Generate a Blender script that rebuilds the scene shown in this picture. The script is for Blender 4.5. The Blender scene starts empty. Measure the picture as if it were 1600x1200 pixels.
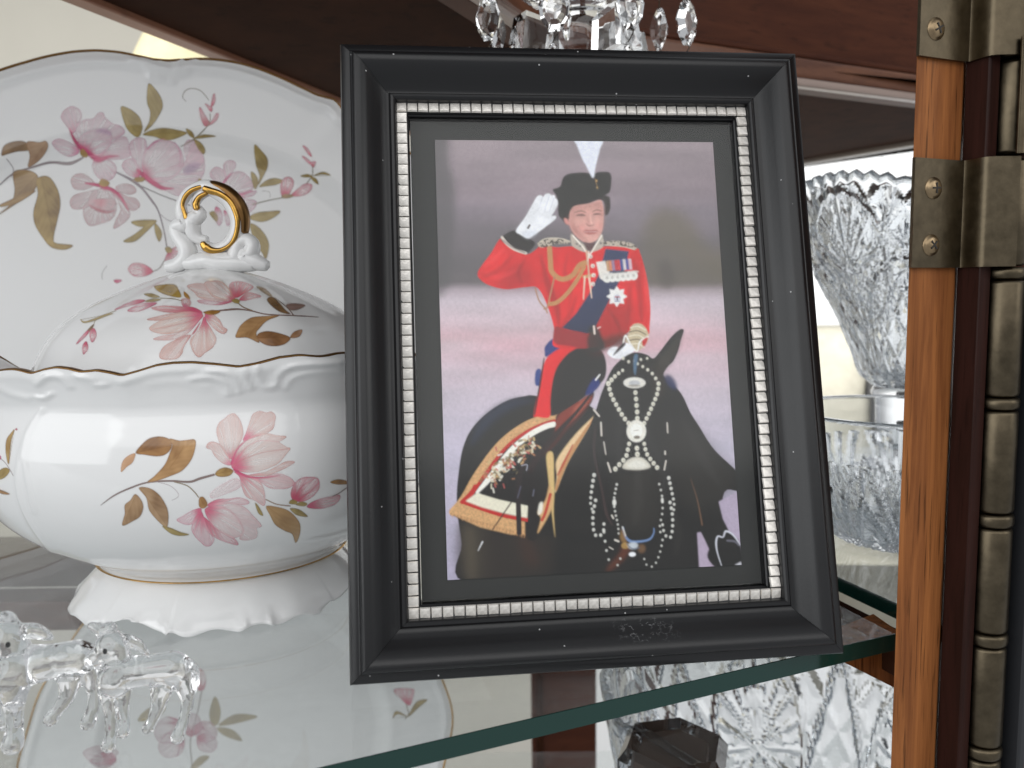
import bpy, bmesh, math, random
import numpy as np
from mathutils import Vector, Matrix
from mathutils.bvhtree import BVHTree
random.seed(7); np.random.seed(7)
scene = bpy.context.scene; COL = scene.collection
# ---------------------------------------------------------------- camera (pose measured from the 4 x 6 inch print in the frame)
FPX = 1300.0
_up = np.array([-.013, -.9945, -.1045]); _up /= np.linalg.norm(_up)
_Y = np.array([0, 0, 1.]) - _up*_up[2]; _Y /= np.linalg.norm(_Y); _X = np.cross(_Y, _up)
RC = np.array([_X, _Y, _up]); CAM = np.array([0, 0, .125])
def ray(u, v): return RC @ np.array([(u-800)/FPX, (v-600)/FPX, 1.])
def on_z(u, v, z=0.): d = ray(u, v); return CAM + d*((z-CAM[2])/d[2])      # point of the level plane z seen at photo pixel u, v
def at_y(u, v, y): d = ray(u, v); return CAM + d*(y/d[1])                   # point at depth y
def proj(p):
    c = (np.asarray(p, float)-CAM) @ RC; return np.stack([800+FPX*c[..., 0]/c[..., 2], 600+FPX*c[..., 1]/c[..., 2]], -1)
cam = bpy.data.cameras.new('camera'); cam_o = bpy.data.objects.new('camera', cam); COL.objects.link(cam_o)
m = Matrix.Identity(4)
for i in range(3):
    m[i][0], m[i][1], m[i][2], m[i][3] = RC[i, 0], -RC[i, 1], -RC[i, 2], CAM[i]
cam_o.matrix_world = m
cam.sensor_width = 36; cam.lens = FPX/1600*36; cam.clip_start = .01; cam.clip_end = 50
cam.dof.use_dof = True; cam.dof.focus_distance = .30; cam.dof.aperture_fstop = 16
scene.camera = cam_o
# ---------------------------------------------------------------- light: soft indoor daylight from windows, plus unseen lamps added for the walls
world = bpy.data.worlds.new('World'); scene.world = world; world.use_nodes = True
bg = world.node_tree.nodes['Background']; bg.inputs[0].default_value = (.93, .96, 1.0, 1); bg.inputs[1].default_value = .42
def area(name, loc, aim, sx, sy, power, col=(1, 1, 1)):
    l = bpy.data.lights.new(name, 'AREA'); l.shape = 'RECTANGLE'; l.size = sx; l.size_y = sy; l.energy = power; l.color = col
    o = bpy.data.objects.new(name, l); COL.objects.link(o); o.location = loc
    o.rotation_euler = (Vector(aim)-Vector(loc)).to_track_quat('-Z', 'Y').to_euler(); return o
area('window_light', (.05, -1.35, 1.10), (.0, .35, .08), 2.8, 1.3, 13.0, (1, .99, .98))
area('window_light', (-1.15, -.55, .45), (-.1, .33, .06), 1.0, 1.1, 6.8, (.97, .99, 1))
area('window_light', (1.5, -.5, .7), (.05, .3, .05), .7, .9, 3.5, (1, .99, .97))
area('wall_fill', (1.0, 1.25, .0), (1.1, 2.3, -.1), 1.6, 1.5, 22.0)  # unseen lamp added to brighten the white wall
area('wall_fill', (-1.1, 1.0, .45), (-.9, 2.2, .4), 1.2, .9, 9.0, (1, .97, .9))  # added warm lamp, out of sight, lifting the cream wall
vs = scene.view_settings; vs.view_transform = 'Standard'; vs.look = 'None'; vs.exposure = .2; vs.gamma = 1; vs.use_curve_mapping = False
scene.cycles.use_denoising = True; scene.cycles.max_bounces = 24; scene.cycles.transmission_bounces = 20; scene.cycles.glossy_bounces = 10
scene.cycles.transparent_max_bounces = 24; scene.cycles.caustics_refractive = True; scene.cycles.sample_clamp_indirect = 6
# ---------------------------------------------------------------- flat print painter (numpy only)
def srgb(c):
    c = np.asarray(c, float) / 255.0
    return np.where(c <= .04045, c / 12.92, ((c + .055) / 1.055) ** 2.4)
def spl(pts, closed=True, n=6):
    p = np.asarray(pts, float); m = len(p); out = []
    for i in range(m if closed else m - 1):
        if closed: a, b, c, d = p[(i-1) % m], p[i], p[(i+1) % m], p[(i+2) % m]
        else: a, b, c, d = p[max(i-1, 0)], p[i], p[i+1], p[min(i+2, m-1)]
        for t in np.arange(n) / n:
            out.append(.5*((2*b) + (c-a)*t + (2*a-5*b+4*c-d)*t*t + (3*b-a-3*c+d)*t**3))
    if not closed: out.append(p[-1])
    return np.array(out)
def blur2(m, r):
    if r <= .3: return m
    k = int(math.ceil(r*2.5)); w = np.exp(-.5*(np.arange(-k, k+1)/r)**2); w /= w.sum()
    m = np.pad(m, ((k, k), (k, k)), mode='edge')
    m = np.apply_along_axis(lambda v: np.convolve(v, w, 'valid'), 0, m)
    return np.apply_along_axis(lambda v: np.convolve(v, w, 'valid'), 1, m)
def sstep(a, b, x):
    t = np.clip((x-a)/(b-a), 0, 1); return t*t*(3-2*t)
def vnoise(X, Y, seed=0):
    xi, yi = np.floor(X).astype(int), np.floor(Y).astype(int); fx, fy = X-xi, Y-yi
    fx = fx*fx*(3-2*fx); fy = fy*fy*(3-2*fy)
    def h(i, j):
        v = np.sin(i*127.1 + j*311.7 + seed*74.7)*43758.5453
        return v - np.floor(v)
    return (h(xi, yi)*(1-fx)+h(xi+1, yi)*fx)*(1-fy)+(h(xi, yi+1)*(1-fx)+h(xi+1, yi+1)*fx)*fy
class Canvas:
    def __init__(s, x0, y0, x1, y1, k):
        s.x0, s.y0, s.k = x0, y0, k
        s.W, s.H = int((x1-x0)*k), int((y1-y0)*k)
        s.rgb = np.zeros((s.H, s.W, 3)); s.a = np.zeros((s.H, s.W))
        s.ox = s.oy = 0.; s.z = 1.
    def zoom(s, ox, oy, z): s.ox, s.oy, s.z = ox, oy, z
    def P(s, pts): return np.asarray(pts, float)*s.z + (s.ox, s.oy)
    def box(s, p, pad):
        x0 = max(int((p[:, 0].min()-s.x0)*s.k-pad), 0); x1 = min(int((p[:, 0].max()-s.x0)*s.k+pad)+2, s.W)
        y0 = max(int((p[:, 1].min()-s.y0)*s.k-pad), 0); y1 = min(int((p[:, 1].max()-s.y0)*s.k+pad)+2, s.H)
        if x1 <= x0 or y1 <= y0: return None
        X, Y = np.meshgrid(s.x0+(np.arange(x0, x1)+.5)/s.k, s.y0+(np.arange(y0, y1)+.5)/s.k)
        return x0, y0, x1, y1, X, Y
    def polymask(s, p, b):
        x0, y0, x1, y1, X, Y = b; acc = np.zeros(X.shape)
        q = np.roll(p, -1, 0)
        for dx in (-.33, 0, .33):
            for dy in (-.33, 0, .33):
                xs, ys = X+dx/s.k, Y+dy/s.k; ins = np.zeros(X.shape, bool)
                row = ys[:, 0]
                for r in range(len(row)):
                    y = row[r]; c = (p[:, 1] <= y) != (q[:, 1] <= y)
                    if not c.any(): continue
                    xc = np.sort(p[c, 0] + (y-p[c, 1])/(q[c, 1]-p[c, 1])*(q[c, 0]-p[c, 0]))
                    ins[r] = (np.searchsorted(xc, xs[r]) % 2) == 1
                acc += ins
        return acc/9.
    def comp(s, b, m, col):
        x0, y0, x1, y1 = b[:4]; A = s.a[y0:y1, x0:x1]; C_ = s.rgb[y0:y1, x0:x1]
        na = m + A*(1-m); w = np.where(na > 1e-6, m/np.maximum(na, 1e-6), 0)[..., None]
        C_[:] = C_*(1-w) + col*w; A[:] = na
    def fill(s, pts, col, op=1., blur=0., smooth=True, n=6):
        p = s.P(pts); p = spl(p, True, n) if smooth else p
        b = s.box(p, blur*s.k*2.5+2)
        if b is None: return
        m = blur2(s.polymask(p, b), blur*s.k)*op
        c = col(b[4], b[5]) if callable(col) else srgb(col)
        s.comp(b, m, c)
    def stroke(s, pts, w, col, op=1., blur=.5, smooth=True):
        p = s.P(pts); p = spl(p, False, 6) if smooth and len(p) > 2 else p
        ww = np.interp(np.linspace(0, 1, len(p)), np.linspace(0, 1, len(np.atleast_1d(w))), np.atleast_1d(w)) if np.ndim(w) else np.full(len(p), float(w))
        b = s.box(p, (ww.max()+blur+1)*s.k+2)
        if b is None: return
        X, Y = b[4], b[5]; best = np.full(X.shape, -1e9)
        for i in range(len(p)-1):
            d = p[i+1]-p[i]; L = max(d@d, 1e-9)
            t = np.clip(((X-p[i, 0])*d[0]+(Y-p[i, 1])*d[1])/L, 0, 1)
            dist = np.hypot(X-p[i, 0]-t*d[0], Y-p[i, 1]-t*d[1])
            best = np.maximum(best, (ww[i]*(1-t)+ww[i+1]*t)/2-dist)
        m = np.clip(best/blur+.5, 0, 1)*op
        s.comp(b, m, col(X, Y) if callable(col) else srgb(col))
    def dot(s, x, y, r, col, ry=None, op=1., blur=.5):
        t = np.linspace(0, 2*np.pi, 20, endpoint=False); q = s.P([(x, y)])[0]
        k = s.z, s.ox, s.oy; s.zoom(0, 0, 1)
        s.fill(np.c_[q[0]+np.cos(t)*r, q[1]+np.sin(t)*(ry or r)], col, op, blur, False)
        s.z, s.ox, s.oy = k
    # botanical pieces
    def petal(s, pts, base, deep=(205, 62, 110), mid=(232, 172, 182), pale=(240, 222, 218), edge=(206, 150, 148), amt=.42, op=.95, seed=1, scale=1.):
        p = spl(s.P(pts), True, 7); b = s.box(p, 3)
        if b is None: return
        X, Y = b[4], b[5]; B = s.P([base])[0]
        m = s.polymask(p, b); D = np.hypot(p[:, 0]-B[0], p[:, 1]-B[1]).max()
        dx, dy = X-B[0], Y-B[1]; d = np.hypot(dx, dy)/D; an = np.arctan2(dy, dx)
        st = vnoise(an*16, d*1.5+seed*7, seed)*.6 + vnoise(an*34, d*2, seed+3)*.4
        t1 = 1-sstep(amt*.25, amt*1.25, d*(1.25-st*.55))
        t2 = sstep(.25, .95, d + (st-.5)*.2)
        t1 = t1*.86
        inner = blur2(m, 2.6*s.k*scale); ed = np.clip((1-inner)*1.7-.25, 0, 1)
        c = srgb(pale)[None, None]*(1-t2[..., None]*.35) + srgb(mid)*t2[..., None]*.35
        c = c*(1-(st*.22*(1-t1))[..., None]) + srgb(mid)*(st*.22*(1-t1))[..., None]
        c = c*(1-t1[..., None]) + srgb(deep)*t1[..., None]
        ed2 = ed*(.55+.6*vnoise(X*.09+seed, Y*.09, seed+9))
        e = (np.clip(ed2*.95, 0, 1)*(1-t1))[..., None]; c = c*(1-e) + srgb(edge)*e
        al = op*(.30 + .70*np.clip(t1*1.2+ed2*1.0+.22*t2+.75*(st-.42), 0, 1))
        fine = sstep(.62, .9, vnoise(an*55, d*1.2+seed, seed+6))*(.25+.5*(1-d))*.35
        c = c*(1-fine[..., None])+srgb(mid)*.8*fine[..., None]
        s.comp(b, blur2(m, .55*s.k)*al, c)
    def leaf(s, pts, a, z, dark=(120, 84, 40), lite=(196, 156, 100), op=.96, seed=2, mid=None):
        p = spl(s.P(pts), True, 7); b = s.box(p, 3)
        if b is None: return
        X, Y = b[4], b[5]; A, Z = s.P([a, z]); u = Z-A; L = np.hypot(*u); u = u/L; n = np.array([-u[1], u[0]])
        m = s.polymask(p, b); t = ((X-A[0])*u[0]+(Y-A[1])*u[1])/L; v = ((X-A[0])*n[0]+(Y-A[1])*n[1])
        inner = blur2(m, 2.4*s.k); ed = np.clip((1-inner)*1.6-.2, 0, 1)
        vein = (.5+.5*np.sin((t*L*.42 - np.abs(v)*.7)*1.1+seed+2.5*vnoise(X*.1, Y*.1, seed+5)))*(.3+.7*vnoise(X*.07+9, Y*.07, seed+1))
        q = np.clip(.34 + .42*vnoise(X*.09+seed, Y*.09, seed) + .18*sstep(-1.5, 1.5, v) - .14*vein + .15*np.sin(t*5+seed), 0, 1)
        q = np.clip(q*(1-.55*ed), 0, 1)[..., None]
        s.comp(b, blur2(m, .5*s.k)*op*.9, srgb(dark)*(1-q)+srgb(lite)*q)
        mm = mid if mid is not None else [a, ((a[0]+z[0])/2, (a[1]+z[1])/2), z]
        s.stroke(mm, [1.0, .7, .3], dark, .5, .7)

OL = dict(dark=(130, 108, 52), lite=(196, 174, 112))
BR = dict(dark=(124, 84, 40), lite=(206, 160, 104))
ST = (140, 118, 112)
def bud(c, pts, base, deep=(196, 66, 100)):
    c.petal(pts, base, deep, (222, 140, 158), (236, 200, 202), (190, 90, 112), .5, .95, 5)
def paint_tureen(k):
    c = Canvas(-20, 610, 560, 880, k)
    c.zoom(150, 630, .1918)
    c.stroke([(40, 830), (150, 750), (280, 690), (420, 645), (600, 632), (760, 640), (850, 612), (960, 582)], [.6, 2.0, 2.4, 2.2, 2.6, 3.2, 3.6, 3], ST, .85, .9)
    c.stroke([(500, 640), (600, 670), (660, 720), (670, 760), (620, 790)], .7, (190, 165, 170), .6, .7)
    c.stroke([(640, 640), (740, 670), (800, 720), (835, 765)], 1.4, (150, 132, 104), .9, .8)
    c.leaf([(325, 405), (370, 340), (430, 290), (500, 272), (570, 280), (615, 310), (612, 370), (560, 420), (490, 432), (400, 420)], (330, 402), (612, 345), (112, 70, 32), (186, 138, 84))
    c.leaf([(320, 410), (260, 430), (215, 480), (205, 560), (250, 520), (300, 480)], (320, 410), (206, 555), (190, 140, 96), (222, 178, 140), .85)
    c.leaf([(600, 290), (680, 305), (740, 300), (808, 300), (805, 380), (770, 470), (700, 550), (600, 595), (500, 630), (420, 640), (480, 590), (560, 500), (600, 410), (622, 340)], (440, 635), (790, 310), (134, 90, 46), (212, 168, 114), mid=[(600, 530), (670, 430), (720, 340)])
    c.leaf([(320, 740), (370, 790), (385, 850), (360, 920), (300, 960), (215, 995), (235, 900), (235, 830), (280, 790)], (325, 745), (222, 990), (128, 92, 52), (204, 168, 128))
    c.leaf([(350, 690), (430, 690), (510, 740), (570, 830), (590, 910), (580, 1005), (540, 990), (470, 920), (430, 860), (410, 770)], (365, 695), (578, 1000), (122, 84, 46), (210, 176, 136))
    c.leaf([(540, 1000), (610, 1015), (690, 1050), (760, 1068), (690, 1080), (610, 1060)], (545, 1002), (755, 1068), **OL)
    c.zoom(270, 620, .2083)
    c.petal([(300, 760), (280, 730), (330, 680), (400, 640), (470, 610), (510, 640), (500, 680), (420, 720)], (250, 810), (226, 150, 175), (240, 206, 212), (244, 226, 226), (234, 200, 206), .2, .8, 3)
    F = (440, 525)
    c.petal([(430, 465), (365, 380), (330, 270), (345, 200), (390, 160), (420, 135), (460, 125), (495, 160), (520, 220), (525, 290), (490, 370), (450, 430)], F, (212, 74, 122), (228, 178, 172), (240, 218, 210), (206, 152, 146), .34, .96, 1)
    c.petal([(530, 330), (550, 270), (580, 180), (600, 130), (650, 108), (700, 118), (740, 112), (768, 140), (765, 190), (750, 240), (700, 275), (620, 300)], (525, 335), (214, 84, 130), (226, 172, 166), (240, 220, 212), (206, 150, 144), .36, .96, 2)
    c.petal([(435, 510), (380, 500), (320, 450), (290, 400), (252, 380), (265, 348), (300, 338), (350, 355), (390, 400), (420, 450)], F, (222, 130, 155), (224, 172, 166), (242, 222, 216), (204, 146, 140), .3, .96, 3)
    c.petal([(440, 520), (450, 430), (500, 360), (570, 310), (680, 275), (780, 290), (850, 298), (820, 325), (800, 340), (850, 375), (880, 388), (850, 430), (800, 490), (740, 525), (640, 560), (540, 565), (470, 545)], F, (208, 66, 116), (236, 190, 184), (243, 226, 218), (214, 164, 152), .33, .97, 4)
    c.stroke([(452, 515), (560, 455), (700, 412), (875, 390)], [1.8, 1, .9, .8], (206, 130, 130), .55, .9)
    c.stroke([(455, 500), (540, 390), (650, 330), (800, 340)], [2, 1, .7, .5], (214, 120, 140), .5, .9)
    c.stroke([(440, 500), (480, 400), (560, 320), (660, 285)], [3, 2.4, 1.6, .6], (210, 80, 126), .6, 1.4)
    c.petal([(560, 590), (700, 560), (780, 520), (850, 485), (915, 487), (870, 520), (800, 555), (700, 590)], (470, 560), (218, 110, 145), (232, 180, 176), (240, 214, 206), (206, 146, 136), .4, .95, 5)
    c.petal([(470, 565), (560, 600), (680, 600), (780, 575), (860, 595), (905, 630), (910, 655), (860, 685), (790, 690), (720, 680), (640, 630)], (462, 560), (206, 60, 112), (236, 186, 190), (241, 214, 214), (214, 150, 160), .52, .96, 6)
    c.petal([(460, 560), (500, 600), (520, 680), (550, 745), (620, 780), (685, 815), (690, 740), (670, 660), (620, 610), (540, 580)], F, (208, 64, 114), (234, 182, 182), (240, 216, 212), (214, 154, 158), .5, .96, 7)
    c.stroke([(462, 545), (560, 598), (680, 606), (800, 588)], [4, 3, 2, .6], (206, 62, 112), .7, 1.6)
    c.leaf([(318, 575), (350, 542), (400, 530), (452, 552), (430, 588), (380, 600), (335, 595)], (320, 578), (450, 556), (130, 92, 40), (206, 170, 104))
    G = (228, 832)
    c.petal([(260, 810), (330, 770), (420, 765), (500, 755), (560, 775), (570, 800), (520, 810), (430, 800), (330, 812)], G, (206, 62, 108), (236, 180, 190), (240, 212, 214), (214, 146, 158), .5, .96, 2)
    c.petal([(260, 820), (350, 790), (450, 800), (540, 830), (600, 890), (665, 965), (630, 985), (635, 1020), (620, 1060), (540, 1075), (500, 1060), (530, 1000), (480, 900), (400, 840)], G, (210, 70, 116), (236, 196, 198), (243, 224, 224), (214, 160, 166), .32, .96, 8)
    c.petal([(230, 900), (250, 990), (310, 1050), (400, 1090), (490, 1110), (450, 1050), (350, 1000)], G, (206, 58, 108), (228, 150, 168), (236, 196, 198), (206, 128, 142), .6, .96, 9)
    c.petal([(215, 840), (150, 850), (80, 890), (30, 920), (60, 945), (120, 958), (170, 930)], G, (208, 66, 112), (236, 176, 190), (242, 212, 218), (216, 140, 158), .45, .96, 10)
    c.petal([(200, 850), (160, 920), (140, 990), (170, 1050), (210, 1090), (250, 1120), (290, 1110), (310, 1070), (290, 1030), (250, 960), (225, 880)], G, (206, 60, 108), (234, 170, 186), (242, 214, 218), (212, 132, 154), .55, .96, 11)
    c.petal([(240, 850), (300, 820), (380, 830), (450, 870), (500, 930), (530, 1000), (510, 1040), (440, 1055), (360, 1010), (290, 950)], G, (206, 60, 110), (238, 190, 194), (245, 228, 226), (220, 160, 170), .42, .97, 12)
    c.leaf([(195, 780), (205, 752), (230, 752), (255, 785), (258, 815), (230, 836), (200, 825)], (205, 755), (240, 830), (136, 90, 44), (204, 160, 100))
    c.stroke([(700, 770), (780, 805), (880, 818)], 1.5, (168, 140, 120), .85, .8)
    bud(c, [(905, 775), (885, 730), (905, 660), (960, 610), (1030, 600), (1085, 610), (1100, 650), (1090, 700), (1040, 755), (970, 785)], (910, 785))
    c.stroke([(915, 770), (960, 680), (1060, 612)], [1.6, 1, .6], (196, 90, 112), .7, .8); c.stroke([(940, 776), (1040, 700), (1098, 640)], [1.6, 1, 1], (196, 84, 108), .7, .8)
    bud(c, [(1005, 825), (1040, 790), (1120, 760), (1200, 745), (1250, 735), (1250, 770), (1210, 810), (1130, 835), (1060, 838)], (1000, 820), (188, 50, 96))
    c.leaf([(872, 798), (890, 770), (930, 780), (925, 805)], (875, 800), (928, 788), **OL); c.leaf([(925, 810), (960, 785), (1008, 800), (985, 820)], (925, 810), (1005, 803), **OL)
    c.leaf([(700, 820), (780, 825), (860, 850), (920, 900), (955, 960), (950, 1040), (920, 1095), (895, 1030), (840, 1005), (770, 960), (730, 890)], (702, 822), (920, 1092), (146, 104, 56), (212, 174, 120), mid=[(710, 825), (830, 920), (925, 1080)])
    c.leaf([(618, 795), (650, 830), (678, 890), (640, 870)], (620, 798), (676, 888), **OL)
    c.leaf([(880, 835), (950, 845), (1012, 897), (940, 890), (900, 865)], (882, 836), (1010, 896), **OL)
    c.leaf([(1180, 640), (1230, 620), (1290, 625), (1320, 650), (1240, 657)], (1185, 640), (1310, 650), **BR)
    c.stroke([(1200, 745), (1250, 720), (1320, 670)], 1.1, ST, .8, .8)
    c.zoom(0, 540, .35)
    c.leaf([(38, 530), (26, 470), (30, 420), (50, 390), (66, 375), (52, 420), (46, 470)], (40, 528), (64, 378), (150, 112, 52), (206, 178, 120))
    c.leaf([(-20, 600), (0, 556), (30, 545), (44, 560), (20, 590)], (-10, 598), (42, 556), (140, 112, 50), (200, 176, 110))
    c.leaf([(-30, 640), (0, 642), (45, 662), (10, 662)], (-25, 640), (42, 662), **BR)
    c.stroke([(0, 500), (30, 530), (60, 580)], .9, (170, 150, 150), .7, .8); c.dot(74, 374, 1.6, (196, 120, 130)); c.dot(-6, 500, 4, (206, 110, 140))
    return c
def paint_lid(k):
    c = Canvas(105, 415, 500, 585, k)
    c.zoom(280, 420, .15625)
    c.stroke([(250, 435), (400, 420), (520, 408), (600, 406), (720, 422), (860, 455), (1050, 466), (1250, 474), (1390, 485)], [2, 2, 3, 2.2, 1.6, 1.6, 1.6, 1.4, .8], (140, 112, 104), .9, .8)
    c.stroke([(590, 345), (640, 385), (730, 420)], 1.6, (150, 124, 96), .9, .8); c.stroke([(1140, 465), (1090, 400), (960, 290)], [1.8, 1.2, .8], (138, 106, 84), .8, .8)
    F = (568, 322)
    c.petal([(250, 150), (80, 170), (150, 240), (200, 290), (330, 320), (480, 320), (340, 270)], F, (206, 70, 110), (226, 174, 168), (232, 202, 194), (206, 150, 142), .2, .92, 1)
    c.petal([(530, 320), (440, 310), (330, 270), (250, 150), (330, 120), (420, 130), (490, 190), (560, 270)], F, (204, 60, 104), (226, 176, 170), (238, 216, 208), (204, 146, 142), .3, .95, 2)
    c.petal([(560, 290), (500, 200), (520, 140), (600, 125), (700, 150), (740, 190), (650, 250)], F, (202, 52, 98), (224, 156, 162), (230, 190, 188), (202, 136, 140), .75, .95, 3)
    c.petal([(600, 310), (680, 240), (760, 250), (820, 280), (740, 300), (650, 320)], F, (204, 58, 104), (228, 162, 168), (234, 196, 192), (206, 140, 144), .5, .95, 4)
    c.petal([(540, 325), (400, 330), (250, 310), (180, 320), (230, 350), (400, 365)], F, (200, 54, 100), (226, 160, 172), (232, 200, 204), (206, 146, 154), .55, .9, 5)
    c.leaf([(525, 318), (560, 300), (605, 318), (590, 348), (550, 342)], (525, 318), (600, 335), **OL)
    c.leaf([(1000, 470), (860, 475), (720, 490), (620, 560), (575, 640), (570, 690), (680, 690), (800, 740), (770, 650), (800, 600), (880, 520)], (980, 474), (590, 680), (126, 84, 44), (210, 166, 114), mid=[(950, 480), (800, 545), (690, 680)])
    c.leaf([(790, 650), (880, 625), (1000, 645), (1110, 690), (1060, 750), (960, 775), (860, 760), (785, 705)], (790, 690), (1105, 692), (104, 66, 36), (176, 128, 84))
    c.leaf([(1110, 690), (1150, 630), (1230, 610), (1200, 680)], (1110, 690), (1228, 612), (140, 98, 62), (198, 152, 110))
    c.leaf([(1110, 455), (1000, 430), (900, 350), (880, 300), (940, 280), (1000, 340), (1060, 410)], (1100, 450), (895, 292), (100, 74, 44), (172, 136, 96))
    c.leaf([(770, 182), (850, 195), (930, 270), (890, 268)], (775, 184), (925, 270), (134, 100, 40), (178, 140, 64))
    c.leaf([(1070, 360), (1150, 345), (1260, 365), (1190, 410), (1110, 415)], (1075, 370), (1255, 365), (122, 92, 78), (178, 146, 134), .85)
    c.zoom(110, 420, .1375)
    B = (1525, 505)
    c.petal([(1500, 500), (1400, 440), (1250, 430), (1050, 420), (920, 445), (1000, 480), (1150, 500), (1350, 492)], B, (200, 50, 102), (222, 140, 150), (228, 180, 176), (196, 130, 128), .6, .95, 1)
    c.petal([(1500, 512), (1350, 490), (1150, 510), (1000, 540), (870, 578), (1000, 590), (1200, 562)], B, (206, 70, 116), (228, 176, 170), (234, 204, 194), (204, 144, 138), .35, .95, 2)
    c.petal([(1480, 560), (1350, 650), (1200, 740), (1050, 760), (940, 802), (1050, 812), (1200, 800), (1350, 720)], B, (208, 66, 118), (232, 186, 184), (236, 210, 204), (212, 156, 152), .45, .95, 4)
    c.petal([(1500, 520), (1300, 490), (1100, 550), (1000, 600), (900, 672), (950, 720), (1100, 742), (1300, 700), (1450, 600)], B, (210, 70, 120), (234, 190, 180), (240, 218, 206), (208, 150, 140), .36, .97, 3)
    c.stroke([(1490, 540), (1350, 600), (1150, 650), (930, 690)], [2, 1.2, .8, .6], (208, 130, 132), .6, .9)
    c.petal([(1480, 600), (1400, 740), (1300, 760), (1150, 830), (1060, 890), (1010, 980), (1050, 1030), (1200, 1025), (1270, 960), (1300, 870)], B, (206, 56, 110), (222, 166, 156), (236, 204, 194), (196, 138, 128), .55, .95, 5)
    c.zoom(280, 420, .15625)
    c.petal([(250, 480), (220, 560), (170, 640), (110, 720), (140, 830), (200, 885), (260, 840), (340, 780), (370, 700), (330, 620), (280, 540)], (248, 452), (206, 56, 112), (226, 168, 158), (240, 214, 204), (202, 142, 132), .42, .96, 6)
    c.petal([(255, 462), (330, 455), (400, 510), (440, 580), (480, 610), (450, 650), (390, 630), (310, 560)], (248, 452), (210, 80, 126), (226, 166, 158), (240, 212, 204), (200, 136, 130), .34, .96, 7)
    c.leaf([(248, 440), (320, 415), (410, 425), (370, 455), (300, 462)], (250, 442), (408, 428), (126, 84, 30), (196, 150, 78))
    c.zoom(110, 420, .1375)
    bud(c, [(500, 470), (600, 410), (750, 355), (850, 360), (800, 390), (650, 430)], (850, 360)); bud(c, [(650, 480), (720, 430), (850, 390), (985, 388), (900, 440), (760, 490)], (980, 390), (186, 60, 100))
    c.leaf([(950, 210), (1000, 185), (1180, 180), (1230, 240), (1255, 325), (1130, 310), (1020, 270)], (955, 212), (1250, 320), (140, 108, 30), (206, 174, 92))
    c.leaf([(835, 290), (920, 280), (1020, 322), (930, 330)], (838, 291), (1018, 322), **OL); c.leaf([(850, 372), (940, 340), (1030, 350), (950, 378)], (852, 370), (1028, 350), **OL)
    c.leaf([(1290, 260), (1340, 300), (1360, 350), (1300, 320)], (1292, 264), (1358, 348), (160, 110, 30), (200, 150, 70))
    c.petal([(1260, 350), (1330, 340), (1370, 380), (1350, 430), (1280, 430)], (1300, 440), (200, 100, 130), (216, 160, 160), (222, 180, 180), (190, 130, 130), .5, .9, 2)
    c.stroke([(1020, 335), (1150, 340), (1270, 365)], 1.0, (140, 120, 70), .9, .7); c.stroke([(270, 620), (300, 570), (400, 520), (520, 478)], .9, (150, 130, 70), .8, .7)
    c.leaf([(115, 575), (160, 598), (260, 568), (400, 515), (490, 508), (400, 545), (260, 597), (150, 618)], (118, 580), (488, 510), (156, 132, 70), (200, 178, 120), .85)
    bud(c, [(66, 860), (120, 780), (220, 680), (205, 735), (130, 815)], (215, 690)); bud(c, [(225, 700), (270, 678), (298, 740), (282, 800), (245, 835), (220, 765)], (268, 670)); bud(c, [(145, 965), (138, 880), (182, 825), (204, 910), (160, 968)], (180, 830))
    c.leaf([(200, 695), (240, 650), (272, 628), (250, 680), (215, 710)], (205, 695), (270, 632), (110, 76, 36), (150, 116, 60))
    return c
PF = dict(mid=(222, 160, 182), pale=(236, 224, 226), edge=(198, 146, 168))
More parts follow.
